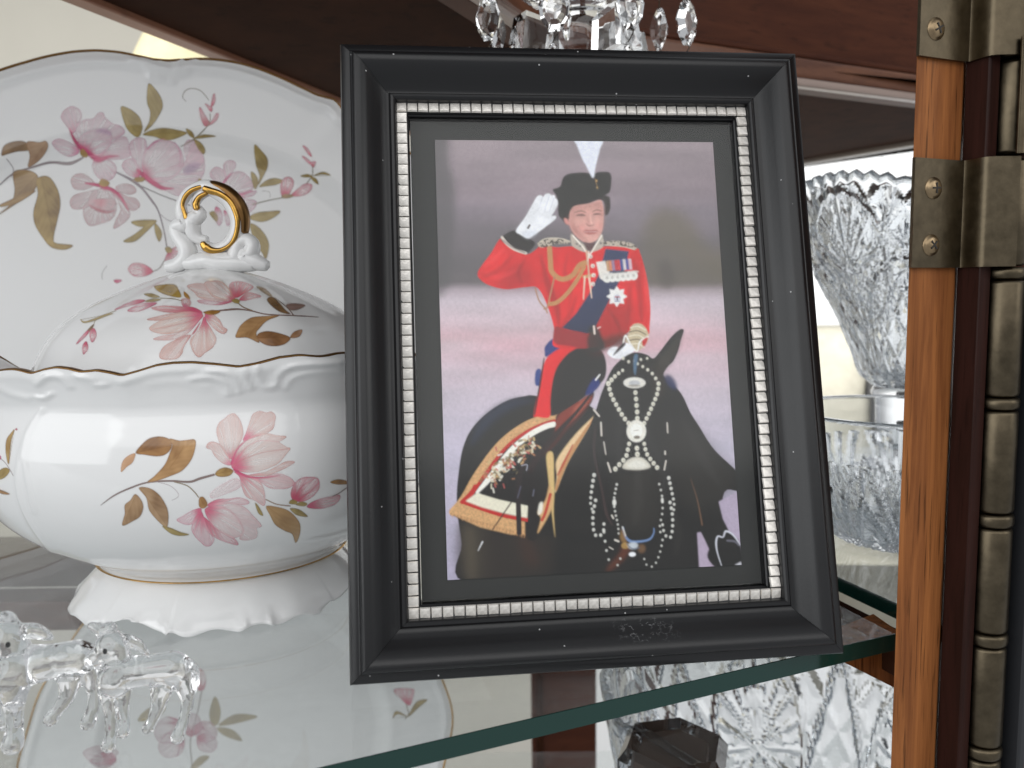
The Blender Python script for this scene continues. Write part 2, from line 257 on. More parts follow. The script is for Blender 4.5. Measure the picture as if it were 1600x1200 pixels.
def paint_platter(k):
    c = Canvas(-20, 120, 540, 445, k)
    c.zoom(0, 110, .175)
    c.stroke([(-60, 1060), (0, 1020), (120, 920), (280, 868), (450, 822), (620, 832), (740, 780)], [1, 1.5, 2.2, 2.6, 3.4, 5, 2.6], (150, 136, 138), .9, 1)
    c.stroke([(1040, 910), (1180, 990), (1290, 1080), (1370, 1190)], 2, (140, 124, 134), .85, .9)
    c.leaf([(15, 760), (30, 680), (100, 640), (200, 630), (250, 660), (262, 712), (150, 725), (60, 750)], (20, 755), (258, 690), (106, 76, 50), (168, 136, 96))
    c.leaf([(-30, 1300), (90, 1195), (130, 1080), (120, 910), (240, 890), (330, 930), (340, 1010), (280, 1100), (180, 1170), (40, 1260)], (330, 940), (0, 1270), (118, 88, 56), (182, 152, 108))
    c.leaf([(240, 640), (350, 642), (410, 630), (430, 680), (390, 760), (320, 830), (250, 862), (265, 760)], (410, 650), (255, 850), (140, 104, 76), (196, 164, 132))
    c.stroke([(60, 790), (120, 880), (100, 950)], 1.4, (150, 134, 140), .6, 1)
    c.zoom(0, 0, .35)
    c.leaf([(165, 800), (215, 788), (255, 840), (270, 910), (255, 990), (240, 1060), (250, 1085), (325, 1095), (290, 1115), (230, 1105), (190, 1060), (155, 1000), (150, 940), (168, 870)], (180, 800), (240, 1080), (116, 86, 44), (188, 160, 98), mid=[(190, 810), (215, 930), (240, 1075)])
    c.leaf([(-10, 920), (50, 890), (110, 860), (160, 852), (90, 900), (20, 922)], (0, 915), (155, 855), (126, 94, 56), (180, 148, 100))
    c.zoom(0, 110, .175)
    F = (745, 735); D = (196, 62, 112)
    c.petal([(650, 560), (580, 480), (545, 420), (570, 360), (640, 320), (710, 350), (730, 420), (690, 500)], F, D, amt=.62, seed=1, **PF)
    c.petal([(700, 740), (610, 770), (520, 720), (465, 650), (520, 610), (620, 640), (690, 690)], F, (206, 110, 150), amt=.4, seed=2, **PF)
    c.petal([(700, 620), (680, 500), (760, 440), (830, 430), (880, 380), (920, 380), (940, 420), (1000, 470), (1080, 500), (1110, 560), (1000, 620), (850, 620)], F, D, amt=.25, seed=3, **PF)
    c.petal([(800, 760), (900, 740), (980, 660), (1060, 600), (1130, 600), (1160, 700), (1170, 760), (1080, 792), (920, 795)], F, D, amt=.5, seed=4, **PF)
    c.petal([(850, 790), (825, 870), (860, 940), (920, 985), (1000, 970), (1040, 900), (1020, 830), (940, 790)], (860, 760), D, amt=.3, seed=5, **PF)
    c.petal([(770, 730), (700, 650), (740, 570), (850, 530), (960, 530), (1000, 600), (970, 690), (880, 755)], F, D, amt=.36, seed=6, **PF)
    c.fill([(850, 545), (920, 520), (985, 545), (990, 580), (920, 560)], (180, 150, 180), .5, 1.5)
    c.stroke([(620, 520), (660, 610), (720, 690), (800, 745), (880, 795), (980, 770), (1060, 765)], [1, 5, 8, 8, 9, 4, 1], (194, 56, 106), .75, 3.2)
    c.leaf([(715, 720), (745, 700), (785, 755), (765, 780), (725, 760)], (720, 730), (775, 770), (140, 110, 50), (186, 154, 90))
    c.leaf([(1080, 325), (1160, 345), (1240, 410), (1272, 500), (1250, 580), (1210, 592), (1140, 530), (1100, 440)], (1082, 330), (1225, 585), **OL)
    c.leaf([(1325, 120), (1390, 170), (1440, 250), (1452, 330), (1410, 420), (1360, 490), (1285, 550), (1330, 460), (1340, 370), (1312, 280)], (1328, 125), (1290, 545), **OL, mid=[(1328, 130), (1400, 320), (1300, 535)])
    c.leaf([(1275, 572), (1380, 525), (1480, 515), (1600, 535), (1670, 560), (1560, 612), (1470, 622), (1380, 592)], (1280, 572), (1660, 558), **OL)
    B = (1255, 950)
    c.petal([(1250, 900), (1180, 780), (1150, 680), (1200, 610), (1290, 610), (1310, 700), (1280, 820)], B, D, amt=.26, seed=7, **PF)
    c.petal([(1240, 955), (1150, 935), (1090, 860), (1120, 800), (1200, 790), (1245, 870)], B, D, amt=.42, seed=8, **PF)
    c.petal([(1300, 960), (1400, 960), (1560, 930), (1660, 800), (1720, 650), (1800, 740), (1830, 850), (1800, 960), (1700, 1060), (1600, 1120), (1500, 1090), (1380, 1030)], B, D, amt=.34, seed=9, **PF)
    c.petal([(1640, 700), (1680, 620), (1760, 650), (1820, 790), (1770, 860), (1680, 820)], (1560, 900), (200, 120, 160), amt=.2, seed=10, **PF)
    c.fill([(1640, 880), (1720, 820), (1790, 840), (1740, 900), (1660, 930)], (176, 146, 176), .5, 1.6)
    c.petal([(1290, 945), (1265, 820), (1300, 710), (1400, 640), (1520, 630), (1610, 700), (1640, 830), (1570, 940), (1450, 995), (1340, 985)], B, D, amt=.3, seed=11, **PF)
    c.stroke([(1320, 700), (1380, 640), (1470, 610)], [2, 3, 1], (204, 110, 150), .6, 2); c.stroke([(1560, 640), (1610, 740), (1600, 860)], [1, 2.4, 1], (200, 120, 156), .5, 2)
    c.stroke([(1230, 890), (1290, 945), (1380, 1010), (1450, 1050), (1550, 1055)], [4, 8, 8, 6, 1], (194, 54, 104), .8, 3)
    c.leaf([(1180, 990), (1220, 955), (1290, 960), (1270, 995)], (1185, 990), (1285, 965), (150, 118, 56), (190, 160, 90))
    c.zoom(90, 230, .175)
    c.stroke([(530, 228), (700, 312), (830, 462), (900, 572), (950, 750), (978, 910)], [2, 2.4, 3, 2, 1.6, 1.6], (148, 134, 140), .9, .9)
    c.stroke([(750, 350), (930, 430), (1075, 484), (1180, 520)], 1.5, (150, 140, 142), .85, .9); c.stroke([(920, 600), (980, 650), (1050, 660), (1090, 640)], .9, (170, 150, 160), .6, .8)
    G = (425, 345)
    PC = dict(mid=(210, 164, 172), pale=(222, 206, 206), edge=(190, 148, 152))
    c.petal([(330, 335), (240, 380), (150, 370), (120, 300), (150, 250), (220, 235), (290, 270)], G, D, amt=.25, seed=1, **PC)
    c.petal([(350, 385), (250, 400), (150, 430), (110, 490), (140, 550), (240, 545), (330, 480)], G, D, amt=.2, seed=2, **PC)
    c.petal([(540, 400), (620, 440), (700, 460), (735, 520), (700, 560), (650, 562), (590, 500)], G, D, amt=.35, seed=3, **PC)
    c.petal([(520, 355), (600, 325), (680, 350), (700, 400), (640, 422), (560, 402)], G, D, amt=.35, seed=4, **PC)
    c.petal([(460, 370), (520, 450), (560, 560), (520, 650), (500, 725), (560, 700), (630, 640), (645, 580), (580, 460)], G, D, amt=.38, seed=5, **PC)
    c.petal([(300, 470), (230, 540), (240, 640), (290, 702), (380, 685), (480, 645), (525, 560), (500, 470)], (380, 480), (196, 96, 112), amt=.35, seed=6, **PC)
    c.petal([(420, 360), (320, 400), (280, 470), (300, 540), (400, 560), (490, 545), (515, 470), (480, 390)], G, D, amt=.2, seed=7, **PC)
    c.stroke([(290, 520), (360, 560), (440, 580), (505, 565)], [2, 5, 4, 2], (186, 96, 110), .6, 2.4)
    c.stroke([(250, 322), (340, 335), (430, 358), (520, 400), (580, 470), (630, 560)], [2, 5, 6, 5, 4, 1], (200, 58, 108), .8, 2.6)
    c.leaf([(370, 330), (390, 285), (430, 290), (465, 320), (440, 350), (400, 352)], (380, 330), (455, 335), (150, 116, 50), (196, 164, 96))
    c.leaf([(655, 670), (740, 650), (880, 652), (850, 690), (740, 712)], (660, 672), (875, 655), **OL); c.leaf([(875, 670), (790, 760), (690, 842), (585, 842), (690, 775), (800, 690)], (870, 675), (590, 842), **OL)
    c.leaf([(870, 680), (920, 735), (932, 790), (905, 845), (870, 760)], (872, 684), (908, 840), **OL)
    bud(c, [(960, 1010), (985, 940), (1050, 890), (1120, 860), (1150, 930), (1080, 990), (1010, 1020)], (970, 920), (176, 34, 84)); c.leaf([(960, 900), (1000, 890), (1025, 930), (980, 945)], (962, 905), (1020, 930), **OL)
    bud(c, [(628, 1090), (680, 1035), (780, 1050), (852, 1110), (780, 1150), (680, 1150)], (850, 1110)); c.stroke([(850, 1110), (910, 1080), (960, 1000)], 1.2, ST, .8, .8)
    c.petal([(575, 1190), (540, 1180), (500, 1190), (530, 1215)], (510, 1190), (196, 70, 110), (220, 150, 170), (226, 180, 190), (200, 110, 140), .9, .9, 3); c.stroke([(400, 1180), (400, 1120), (440, 1060)], .8, (180, 170, 172), .6, .8)
    c.zoom(260, 120, .175)
    SB = dict(deep=(186, 84, 104))
    bud(c, [(340, 440), (300, 350), (298, 270), (350, 350), (385, 415)], (350, 440), (180, 64, 84)); bud(c, [(355, 445), (400, 400), (440, 330), (468, 335), (440, 400)], (350, 440), (180, 64, 84))
    bud(c, [(395, 312), (342, 240), (400, 268), (412, 290)], (395, 310)); bud(c, [(398, 265), (410, 180), (430, 148), (437, 215), (415, 260)], (400, 265))
    c.stroke([(390, 330), (388, 400), (340, 470), (240, 560), (130, 622)], [1, 1, 1.4, 1.6, 1], (138, 126, 96), .9, .8); c.stroke([(175, 220), (145, 180), (170, 125), (230, 104), (300, 122), (350, 170), (380, 212)], [.6, .8, 1.2, 1, 1, 1, .8], (164, 148, 132), .8, .8)
    c.leaf([(175, 463), (230, 490), (252, 548), (200, 522)], (178, 466), (250, 545), **OL); c.leaf([(250, 552), (330, 515), (445, 530), (340, 545)], (252, 550), (440, 530), **OL); c.leaf([(248, 560), (310, 590), (347, 650), (330, 692), (280, 640)], (250, 562), (330, 688), **OL)
    F = (560, 1020); PD = PF
    c.petal([(490, 970), (400, 905), (392, 850), (440, 805), (500, 830), (540, 890)], F, (200, 90, 130), amt=.35, seed=1, **PD)
    c.petal([(530, 905), (508, 800), (540, 752), (602, 752), (618, 800), (570, 880)], F, (200, 90, 130), amt=.4, seed=2, **PD)
    c.petal([(500, 1010), (560, 880), (660, 845), (740, 900), (775, 990), (700, 1045), (600, 1050)], (540, 1040), D, amt=.25, seed=3, **PD)
    c.petal([(560, 1050), (720, 1030), (805, 1018), (770, 1062), (660, 1085)], (600, 1060), D, amt=.5, seed=4, **PD)
    c.petal([(600, 1100), (690, 1090), (800, 1110), (780, 1180), (690, 1230), (620, 1200)], (600, 1120), D, amt=.4, seed=5, **PD)
    c.petal([(440, 1160), (490, 1200), (500, 1280), (470, 1330), (430, 1260)], (450, 1150), D, amt=.4, seed=6, **PD)
    c.stroke([(490, 970), (530, 920), (575, 865)], [2, 4, 1.5], (202, 84, 130), .7, 2); c.stroke([(640, 1060), (700, 1040), (770, 1020)], [2, 4, 1.5], (202, 84, 130), .6, 2)
    c.leaf([(280, 960), (290, 905), (330, 940), (310, 960)], (285, 955), (320, 930), **OL)
    c.leaf([(785, 608), (850, 660), (902, 730), (902, 810), (860, 900), (822, 965), (830, 880), (798, 780)], (788, 612), (826, 960), **OL, mid=[(790, 620), (862, 770), (826, 955)])
    c.leaf([(755, 848), (800, 880), (822, 950), (790, 1005), (765, 940)], (758, 852), (792, 1000), **OL); c.leaf([(828, 982), (900, 920), (980, 905), (1044, 930), (980, 965), (890, 978)], (832, 980), (1040, 930), **OL)
    bud(c, [(1030, 1062), (1018, 970), (1050, 905), (1110, 898), (1138, 950), (1110, 1030), (1080, 1055)], (1060, 1070)); bud(c, [(1115, 1065), (1160, 1010), (1230, 958), (1295, 960), (1292, 1010), (1230, 1058)], (1100, 1065))
    c.leaf([(1028, 1062), (1070, 1045), (1135, 1060), (1100, 1082), (1040, 1085)], (1030, 1066), (1130, 1062), (130, 104, 60), (176, 144, 96)); c.stroke([(770, 1140), (920, 1102), (1040, 1080)], [2, 1.4, 1.4], (150, 140, 120), .8, .8)
    c.stroke([(860, 1020), (920, 1030), (925, 1080)], .7, (180, 168, 160), .6, .8)
    bud(c, [(1215, 615), (1262, 640), (1300, 712), (1268, 695)], (1300, 712)); bud(c, [(1208, 708), (1260, 730), (1312, 792), (1268, 772)], (1305, 790)); bud(c, [(1285, 765), (1335, 758), (1312, 812)], (1305, 790), (170, 40, 70))
    c.stroke([(1305, 800), (1302, 880), (1250, 955)], 1.2, (140, 124, 110), .85, .8)
    c.leaf([(1198, 885), (1260, 868), (1302, 890), (1240, 897)], (1200, 885), (1300, 890), **OL); c.leaf([(1308, 885), (1400, 848), (1470, 882), (1385, 872)], (1310, 884), (1465, 880), **OL); c.leaf([(1288, 890), (1340, 910), (1358, 962), (1310, 930)], (1290, 892), (1355, 958), **OL)
    c.zoom(320, 220, .18333)
    c.leaf([(372, 656), (450, 612), (550, 600), (645, 600), (580, 660), (480, 692)], (376, 656), (640, 602), **OL); c.leaf([(385, 705), (450, 730), (520, 810), (547, 900), (517, 1022), (490, 960), (430, 880), (400, 790)], (388, 708), (517, 1018), **OL, mid=[(390, 712), (490, 850), (517, 1015)])
    c.leaf([(40, 620), (80, 600), (112, 650), (98, 690)], (42, 615), (100, 685), **OL); c.petal([(165, 590), (215, 640), (222, 700), (190, 725), (170, 660)], (160, 590), D, amt=.4, seed=3, **PF)
    return c
def paint_lower(k):
    c = Canvas(80, 1040, 700, 1210, k)
    c.zoom(0, 780, .35)
    def spray(dx, dy):
        q = lambda pts: [(x+dx, y+dy) for x, y in pts]
        c.stroke(q([(860, 1200), (850, 1080), (880, 960), (900, 860)]), 2, ST, .8, 1)
        c.leaf(q([(945, 1010), (935, 950), (960, 880), (985, 940), (975, 1000)]), *q([(950, 1005), (960, 885)]), **OL)
        c.leaf(q([(975, 1010), (1050, 960), (1150, 970), (1060, 1000)]), *q([(978, 1008), (1145, 970)]), **OL); c.leaf(q([(970, 1020), (1040, 1030), (1080, 1080), (1000, 1055)]), *q([(972, 1022), (1078, 1078)]), **OL)
        c.leaf(q([(615, 990), (660, 935), (740, 925), (700, 980)]), *q([(618, 988), (738, 928)]), **OL)
        for i, (a, b) in enumerate((((870, 1010), (960, 1060)), ((820, 1000), (700, 1060)), ((850, 1060), (860, 960)), ((880, 1060), (960, 1110)), ((820, 1060), (720, 1130)))):
            a, b = q([a, b]); u = np.subtract(b, a); n = np.array([-u[1], u[0]])*.45; a_ = np.array(a)
            c.petal([a_, a_+u*.4+n, a_+u*.9+n*.7, a_+u*1.05, a_+u*.9-n*.7, a_+u*.4-n], a, (188, 60, 104), (206, 150, 168), (216, 190, 196), (186, 130, 148), .5, .9, i)
        bud(c, q([(880, 850), (870, 800), (895, 755), (920, 800), (910, 850)]), q([(895, 860)])[0])
        c.leaf(q([(850, 1200), (890, 1150), (935, 1150), (880, 1200)]), *q([(852, 1198), (932, 1150)]), **OL)
        for a, b in (((520, 1160), (370, 1130)), ((520, 1165), (400, 1170)), ((450, 1140), (530, 1130))):
            a, b = q([a, b]); u = np.subtract(b, a); n = np.array([-u[1], u[0]])*.3; a_ = np.array(a)
            c.petal([a_, a_+u*.5+n, a_+u, a_+u*.5-n], a, (190, 60, 104), (206, 150, 168), (216, 186, 192), (186, 126, 144), .5, .9, 2)
    spray(0, 0)
    c.zoom(500, 780, .35)
    if True: c.a *= .6
    bud(c, [(375, 905), (330, 860), (345, 845), (395, 845), (420, 850), (415, 890), (400, 920)], (385, 920)); c.stroke([(385, 915), (395, 960), (380, 980)], 1.2, (150, 130, 80), .8, .8)
    c.leaf([(390, 970), (340, 945), (325, 980), (345, 960)], (390, 970), (328, 978), **OL); c.leaf([(395, 970), (430, 905), (480, 895), (440, 930)], (396, 970), (476, 898), **OL)
    return c
PRINT_GAIN = 1.24
# ---------------------------------------------------------------- materials
def nodes(name):
    mt = bpy.data.materials.new(name); mt.use_nodes = True; nt = mt.node_tree; nt.nodes.clear()
    out = nt.nodes.new('ShaderNodeOutputMaterial'); return mt, nt, out
def N(nt, kind, **kw):
    n = nt.nodes.new('ShaderNode'+kind)
    for k, v in kw.items():
        if k in n.inputs: n.inputs[k].default_value = v
        else: setattr(n, k, v)
    return n
def pbr(name, col, rough=.4, metal=0., spec=.5, coat=0., noise=0., nscale=40., bump=0., bscale=200., rvar=0.):
    mt, nt, out = nodes(name); L = nt.links.new
    b = N(nt, 'BsdfPrincipled', **{'Roughness': rough, 'Metallic': metal, 'Specular IOR Level': spec, 'Coat Weight': coat, 'Coat Roughness': .08})
    b.inputs['Base Color'].default_value = (*col, 1); L(b.outputs[0], out.inputs[0])
    if noise or rvar:
        tc = N(nt, 'TexCoord'); n = N(nt, 'TexNoise', Scale=nscale, Detail=6., Roughness=.6); L(tc.outputs['Object'], n.inputs['Vector'])
        if noise:
            mx = N(nt, 'MixRGB', blend_type='MULTIPLY'); mx.inputs[0].default_value = 1; mx.inputs[1].default_value = (*col, 1)
            rp = N(nt, 'ValToRGB'); rp.color_ramp.elements[0].position = .3; rp.color_ramp.elements[1].position = .7
            rp.color_ramp.elements[0].color = (1-noise,)*3+(1,); rp.color_ramp.elements[1].color = (1+noise*.4,)*3+(1,)
            L(n.outputs[0], rp.inputs[0]); L(rp.outputs[0], mx.inputs[2]); L(mx.outputs[0], b.inputs['Base Color'])
        if rvar:
            mr = N(nt, 'MapRange'); mr.inputs[3].default_value = rough-rvar; mr.inputs[4].default_value = rough+rvar; L(n.outputs[0], mr.inputs[0]); L(mr.outputs[0], b.inputs['Roughness'])
    if bump:
        tc = N(nt, 'TexCoord'); n = N(nt, 'TexNoise', Scale=bscale, Detail=4.); L(tc.outputs['Object'], n.inputs['Vector'])
        bp = N(nt, 'Bump', Strength=bump, Distance=.0004); L(n.outputs[0], bp.inputs['Height']); L(bp.outputs[0], b.inputs['Normal'])
    return mt
def wood(name, dark, lite, rough=.35, sc=(220, 220, 14), pores=.5):
    mt, nt, out = nodes(name); L = nt.links.new
    b = N(nt, 'BsdfPrincipled', **{'Roughness': rough, 'Specular IOR Level': .35 if rough < .45 else .08, 'Coat Weight': .08 if rough < .6 else 0., 'Coat Roughness': .2}); L(b.outputs[0], out.inputs[0])
    tc = N(nt, 'TexCoord'); mp = N(nt, 'Mapping'); mp.inputs['Scale'].default_value = sc; L(tc.outputs['Object'], mp.inputs[0])
    n1 = N(nt, 'TexNoise', Scale=1., Detail=6., Roughness=.6, Distortion=.6); L(mp.outputs[0], n1.inputs['Vector'])
    mp2 = N(nt, 'Mapping'); mp2.inputs['Scale'].default_value = tuple(s*4 for s in sc[:2])+(sc[2]*3,); L(tc.outputs['Object'], mp2.inputs[0])
    n2 = N(nt, 'TexNoise', Scale=1., Detail=3.); L(mp2.outputs[0], n2.inputs['Vector'])
    r1 = N(nt, 'ValToRGB'); r1.color_ramp.elements[0].color = (*dark, 1); r1.color_ramp.elements[1].color = (*lite, 1)
    r1.color_ramp.elements[0].position = .28; r1.color_ramp.elements[1].position = .68; L(n1.outputs[0], r1.inputs[0])
    r2 = N(nt, 'ValToRGB'); r2.color_ramp.elements[0].position = .30; r2.color_ramp.elements[1].position = .42
    r2.color_ramp.elements[0].color = (1-pores,)*3+(1,); r2.color_ramp.elements[1].color = (1, 1, 1, 1); L(n2.outputs[0], r2.inputs[0])
    mx = N(nt, 'MixRGB', blend_type='MULTIPLY'); mx.inputs[0].default_value = 1; L(r1.outputs[0], mx.inputs[1]); L(r2.outputs[0], mx.inputs[2]); L(mx.outputs[0], b.inputs['Base Color'])
    bp = N(nt, 'Bump', Strength=.25, Distance=.0003); L(n2.outputs[0], bp.inputs['Height']); L(bp.outputs[0], b.inputs['Normal'])
    return mt
def sheet_glass(name, tint=(1, 1, 1), ior=1.5, rough=0., dust=0.):
    mt, nt, out = nodes(name); L = nt.links.new
    t = N(nt, 'BsdfTransparent'); t.inputs[0].default_value = (*tint, 1); g = N(nt, 'BsdfGlossy', Roughness=rough)
    lw = N(nt, 'LayerWeight', Blend=.5); pw = N(nt, 'Math', operation='POWER'); pw.inputs[1].default_value = 5.; L(lw.outputs['Facing'], pw.inputs[0])
    f = N(nt, 'MapRange'); f.inputs[3].default_value = ((ior-1)/(ior+1))**2; f.inputs[4].default_value = 1.; L(pw.outputs[0], f.inputs[0]); mx = N(nt, 'MixShader'); L(f.outputs[0], mx.inputs[0]); L(t.outputs[0], mx.inputs[1]); L(g.outputs[0], mx.inputs[2]); L(mx.outputs[0], out.inputs[0])
    if dust:                                                          # thin uneven film of dust and smears, with painted haze lightening the glass
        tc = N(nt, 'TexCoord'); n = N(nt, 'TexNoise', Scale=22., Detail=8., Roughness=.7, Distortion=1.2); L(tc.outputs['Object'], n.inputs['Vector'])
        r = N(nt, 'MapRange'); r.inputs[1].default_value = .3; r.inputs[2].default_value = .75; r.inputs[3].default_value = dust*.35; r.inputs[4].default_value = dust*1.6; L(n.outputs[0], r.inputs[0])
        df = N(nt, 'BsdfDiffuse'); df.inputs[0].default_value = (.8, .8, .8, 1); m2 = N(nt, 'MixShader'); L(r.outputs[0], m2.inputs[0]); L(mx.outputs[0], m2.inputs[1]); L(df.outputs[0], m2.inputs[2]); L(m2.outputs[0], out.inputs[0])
    return mt
def crystal(name, col=(1, 1, 1), ior=1.54, rough=0.):
    mt, nt, out = nodes(name); g = N(nt, 'BsdfGlass', IOR=ior, Roughness=rough); g.inputs[0].default_value = (*col, 1); nt.links.new(g.outputs[0], out.inputs[0]); return mt
def painted(name, rough, gain=1., alpha=True, coat=0.):
    mt, nt, out = nodes(name); L = nt.links.new
    a = N(nt, 'Attribute', attribute_name='paint'); b = N(nt, 'BsdfPrincipled', **{'Roughness': rough, 'Coat Weight': coat, 'Coat Roughness': .05})
    mx = N(nt, 'MixRGB', blend_type='MULTIPLY'); mx.inputs[0].default_value = 1; mx.inputs[2].default_value = (gain,)*3+(1,)
    L(a.outputs['Color'], mx.inputs[1]); L(mx.outputs[0], b.inputs['Base Color'])
    if alpha: L(a.outputs['Alpha'], b.inputs['Alpha'])
    L(b.outputs[0], out.inputs[0]); return mt
# ---------------------------------------------------------------- objects
def tag(o, label=None, cat=None, group=None, kind=None):
    for k, v in (('label', label), ('category', cat), ('group', group), ('kind', kind)):
        if v: o[k] = v
    return o
def empty(name, loc=(0, 0, 0)):
    o = bpy.data.objects.new(name, None); o.location = loc; o.empty_display_size = .02; COL.objects.link(o); return o
def wmat(o):
    m_ = Matrix.Identity(4) if o.parent is None else wmat(o.parent) @ o.matrix_parent_inverse
    return m_ @ o.matrix_basis
LOCAL = [False]
def link(name, me, mat, parent=None):
    if mat is not None and len(me.materials) == 0: me.materials.append(mat)
    o = bpy.data.objects.new(name, me); COL.objects.link(o)
    if parent is not None:
        o.parent = parent
        if not LOCAL[0]: o.matrix_parent_inverse = wmat(parent).inverted()
    return o
def mesh(name, V, F, mat=None, parent=None, smooth=True):
    me = bpy.data.meshes.new(name); me.from_pydata([tuple(map(float, v)) for v in V], [], [tuple(map(int, f)) for f in F]); me.update()
    if smooth: me.polygons.foreach_set('use_smooth', [True]*len(me.polygons))
    bm = bmesh.new(); bm.from_mesh(me); bmesh.ops.recalc_face_normals(bm, faces=bm.faces); bm.to_mesh(me); bm.free()
    return link(name, me, mat, parent)
def grid_faces(nu, nv, closed_u=True, off=0):
    F = []
    for j in range(nv-1):
        for i in range(nu if closed_u else nu-1):
            k = (i+1) % nu; F.append((off+j*nu+i, off+j*nu+k, off+(j+1)*nu+k, off+(j+1)*nu+i))
    return F
def prism(name, poly, z0, z1, mat, parent=None, bev=0., smooth=False):
    """upright prism over a plan polygon"""
    n = len(poly); V = [(*p, z0) for p in poly]+[(*p, z1) for p in poly]
    F = [tuple(range(n))[::-1], tuple(range(n, 2*n))]+[(i, (i+1) % n, n+(i+1) % n, n+i) for i in range(n)]
    o = mesh(name, V, F, mat, parent, smooth)
    if bev:
        bm = bmesh.new(); bm.from_mesh(o.data); bmesh.ops.bevel(bm, geom=bm.edges[:], offset=bev, segments=2, affect='EDGES', profile=.5); bm.to_mesh(o.data); bm.free()
    return o
def board(name, a, b, w, h, mat, parent=None, side=(0, 0, 1), bev=.001):
    """bar from a to b; h along `side`, w across"""
    a, b = np.array(a, float), np.array(b, float); d = (b-a)/np.linalg.norm(b-a); s = np.array(side, float); s -= d*(s@d); s /= np.linalg.norm(s); t = np.cross(d, s)
    V = [p+s*h*i/2+t*w*j/2 for p in (a, b) for i, j in ((-1, -1), (1, -1), (1, 1), (-1, 1))]
    F = [(0, 1, 2, 3), (7, 6, 5, 4)]+[(i, (i+1) % 4, 4+(i+1) % 4, 4+i) for i in range(4)]
    o = mesh(name, V, F, mat, parent, False)
    if bev:
        bm = bmesh.new(); bm.from_mesh(o.data); bmesh.ops.bevel(bm, geom=bm.edges[:], offset=bev, segments=2, affect='EDGES', profile=.5); bm.to_mesh(o.data); bm.free()
    return o
def tube(name, pts, rad, mat, parent=None, seg=14, flat=1., side=(0, 1, 0), n=6, closed=False):
    """swept ellipse: `flat` scales the radius across `side`"""
    p = spl(np.array(pts, float), closed, n); m = len(p)
    r = np.interp(np.linspace(0, 1, m), np.linspace(0, 1, len(np.atleast_1d(rad))), np.atleast_1d(rad)) if np.ndim(rad) else np.full(m, float(rad))
    V = []; s = np.array(side, float)
    for i in range(m):
        d = p[(i+1) % m]-p[i-1] if (closed or 0 < i < m-1) else (p[1]-p[0] if i == 0 else p[-1]-p[-2])
        d = d/np.linalg.norm(d); b = s-d*(s@d); b /= np.linalg.norm(b); c = np.cross(d, b)
        for k in range(seg):
            a = 2*math.pi*k/seg; V.append(p[i]+c*math.cos(a)*r[i]+b*math.sin(a)*r[i]*flat)
    F = grid_faces(seg, m)
    if closed: F += [((m-1)*seg+i, (m-1)*seg+(i+1) % seg, (i+1) % seg, i) for i in range(seg)]
    else:
        V += [p[0]-(p[1]-p[0])/np.linalg.norm(p[1]-p[0])*r[0]*.5, p[-1]+(p[-1]-p[-2])/np.linalg.norm(p[-1]-p[-2])*r[-1]*.5]; a, z = len(V)-2, len(V)-1
        F += [(a, (i+1) % seg, i) for i in range(seg)]+[(z, (m-1)*seg+i, (m-1)*seg+(i+1) % seg) for i in range(seg)]
    return mesh(name, V, F, mat, parent)
def lathe(name, prof, c, mat, parent=None, seg=64, smooth=True):
    V = [(c[0]+r*math.cos(2*math.pi*i/seg), c[1]+r*math.sin(2*math.pi*i/seg), c[2]+z) for r, z in prof for i in range(seg)]
    F = grid_faces(seg, len(prof)); n = len(prof)
    if prof[0][0] > 1e-6: F.append(tuple(range(seg))[::-1])
    if prof[-1][0] > 1e-6: F.append(tuple(range((n-1)*seg, n*seg)))
    o = mesh(name, V, F, mat, parent, smooth)
    bm = bmesh.new(); bm.from_mesh(o.data); bmesh.ops.remove_doubles(bm, verts=bm.verts[:], dist=1e-7); bm.to_mesh(o.data); bm.free(); return o
def decal(name, cv, target, mat, parent, lift=.00012, step=1):
    """lay the painted canvas on a china surface as a thin printed film: one vertex for each painted texel"""
    me = target.data; bm = bmesh.new(); bm.from_mesh(me); bmesh.ops.triangulate(bm, faces=bm.faces[:]); tree = BVHTree.FromBMesh(bm); bm.free()
    a = cv.a; on = a > .004
    keep = on.copy(); keep[1:] |= on[:-1]; keep[:-1] |= on[1:]; k2 = keep.copy(); keep[:, 1:] |= k2[:, :-1]; keep[:, :-1] |= k2[:, 1:]
    idx = -np.ones(a.shape, int); V = []; Cc = []; org = Vector(CAM)
    for j, i in np.argwhere(keep):
        d = ray(cv.x0+(i+.5)/cv.k, cv.y0+(j+.5)/cv.k); d /= np.linalg.norm(d)
        h = tree.ray_cast(org, Vector(d))
        if h[0] is None: continue
        nrm = h[1] if h[1].dot(Vector(d)) < 0 else -h[1]
        if -nrm.dot(Vector(d)) < .06: continue
        idx[j, i] = len(V); V.append(h[0]+nrm*lift); Cc.append((*cv.rgb[j, i], a[j, i]))
    q = np.stack([idx[:-1, :-1], idx[1:, :-1], idx[1:, 1:], idx[:-1, 1:]], -1).reshape(-1, 4); q = q[(q >= 0).all(1)]
    me = bpy.data.meshes.new(name); me.from_pydata(V, [], q.tolist()); me.update(); me.polygons.foreach_set('use_smooth', [True]*len(me.polygons))
    at = me.color_attributes.new('paint', 'FLOAT_COLOR', 'POINT'); at.data.foreach_set('color', np.array(Cc, np.float32).ravel())
    return link(name, me, mat, parent)
PORC = pbr('white_porcelain', (.80, .80, .795), .10, spec=.5, coat=.3)
PORC2 = pbr('white_porcelain_matt', (.80, .80, .795), .16)
GILT = pbr('gilding', (.54, .31, .075), .2, metal=1., noise=.25, nscale=300)
GILTD = pbr('dark_gilding', (.20, .105, .035), .3, metal=.85)
FILM = painted('flower_print', .12, 1.0, True, .3)
SHELF = sheet_glass('shelf_glass', (.972, .985, .98), 1.5, 0., .07)
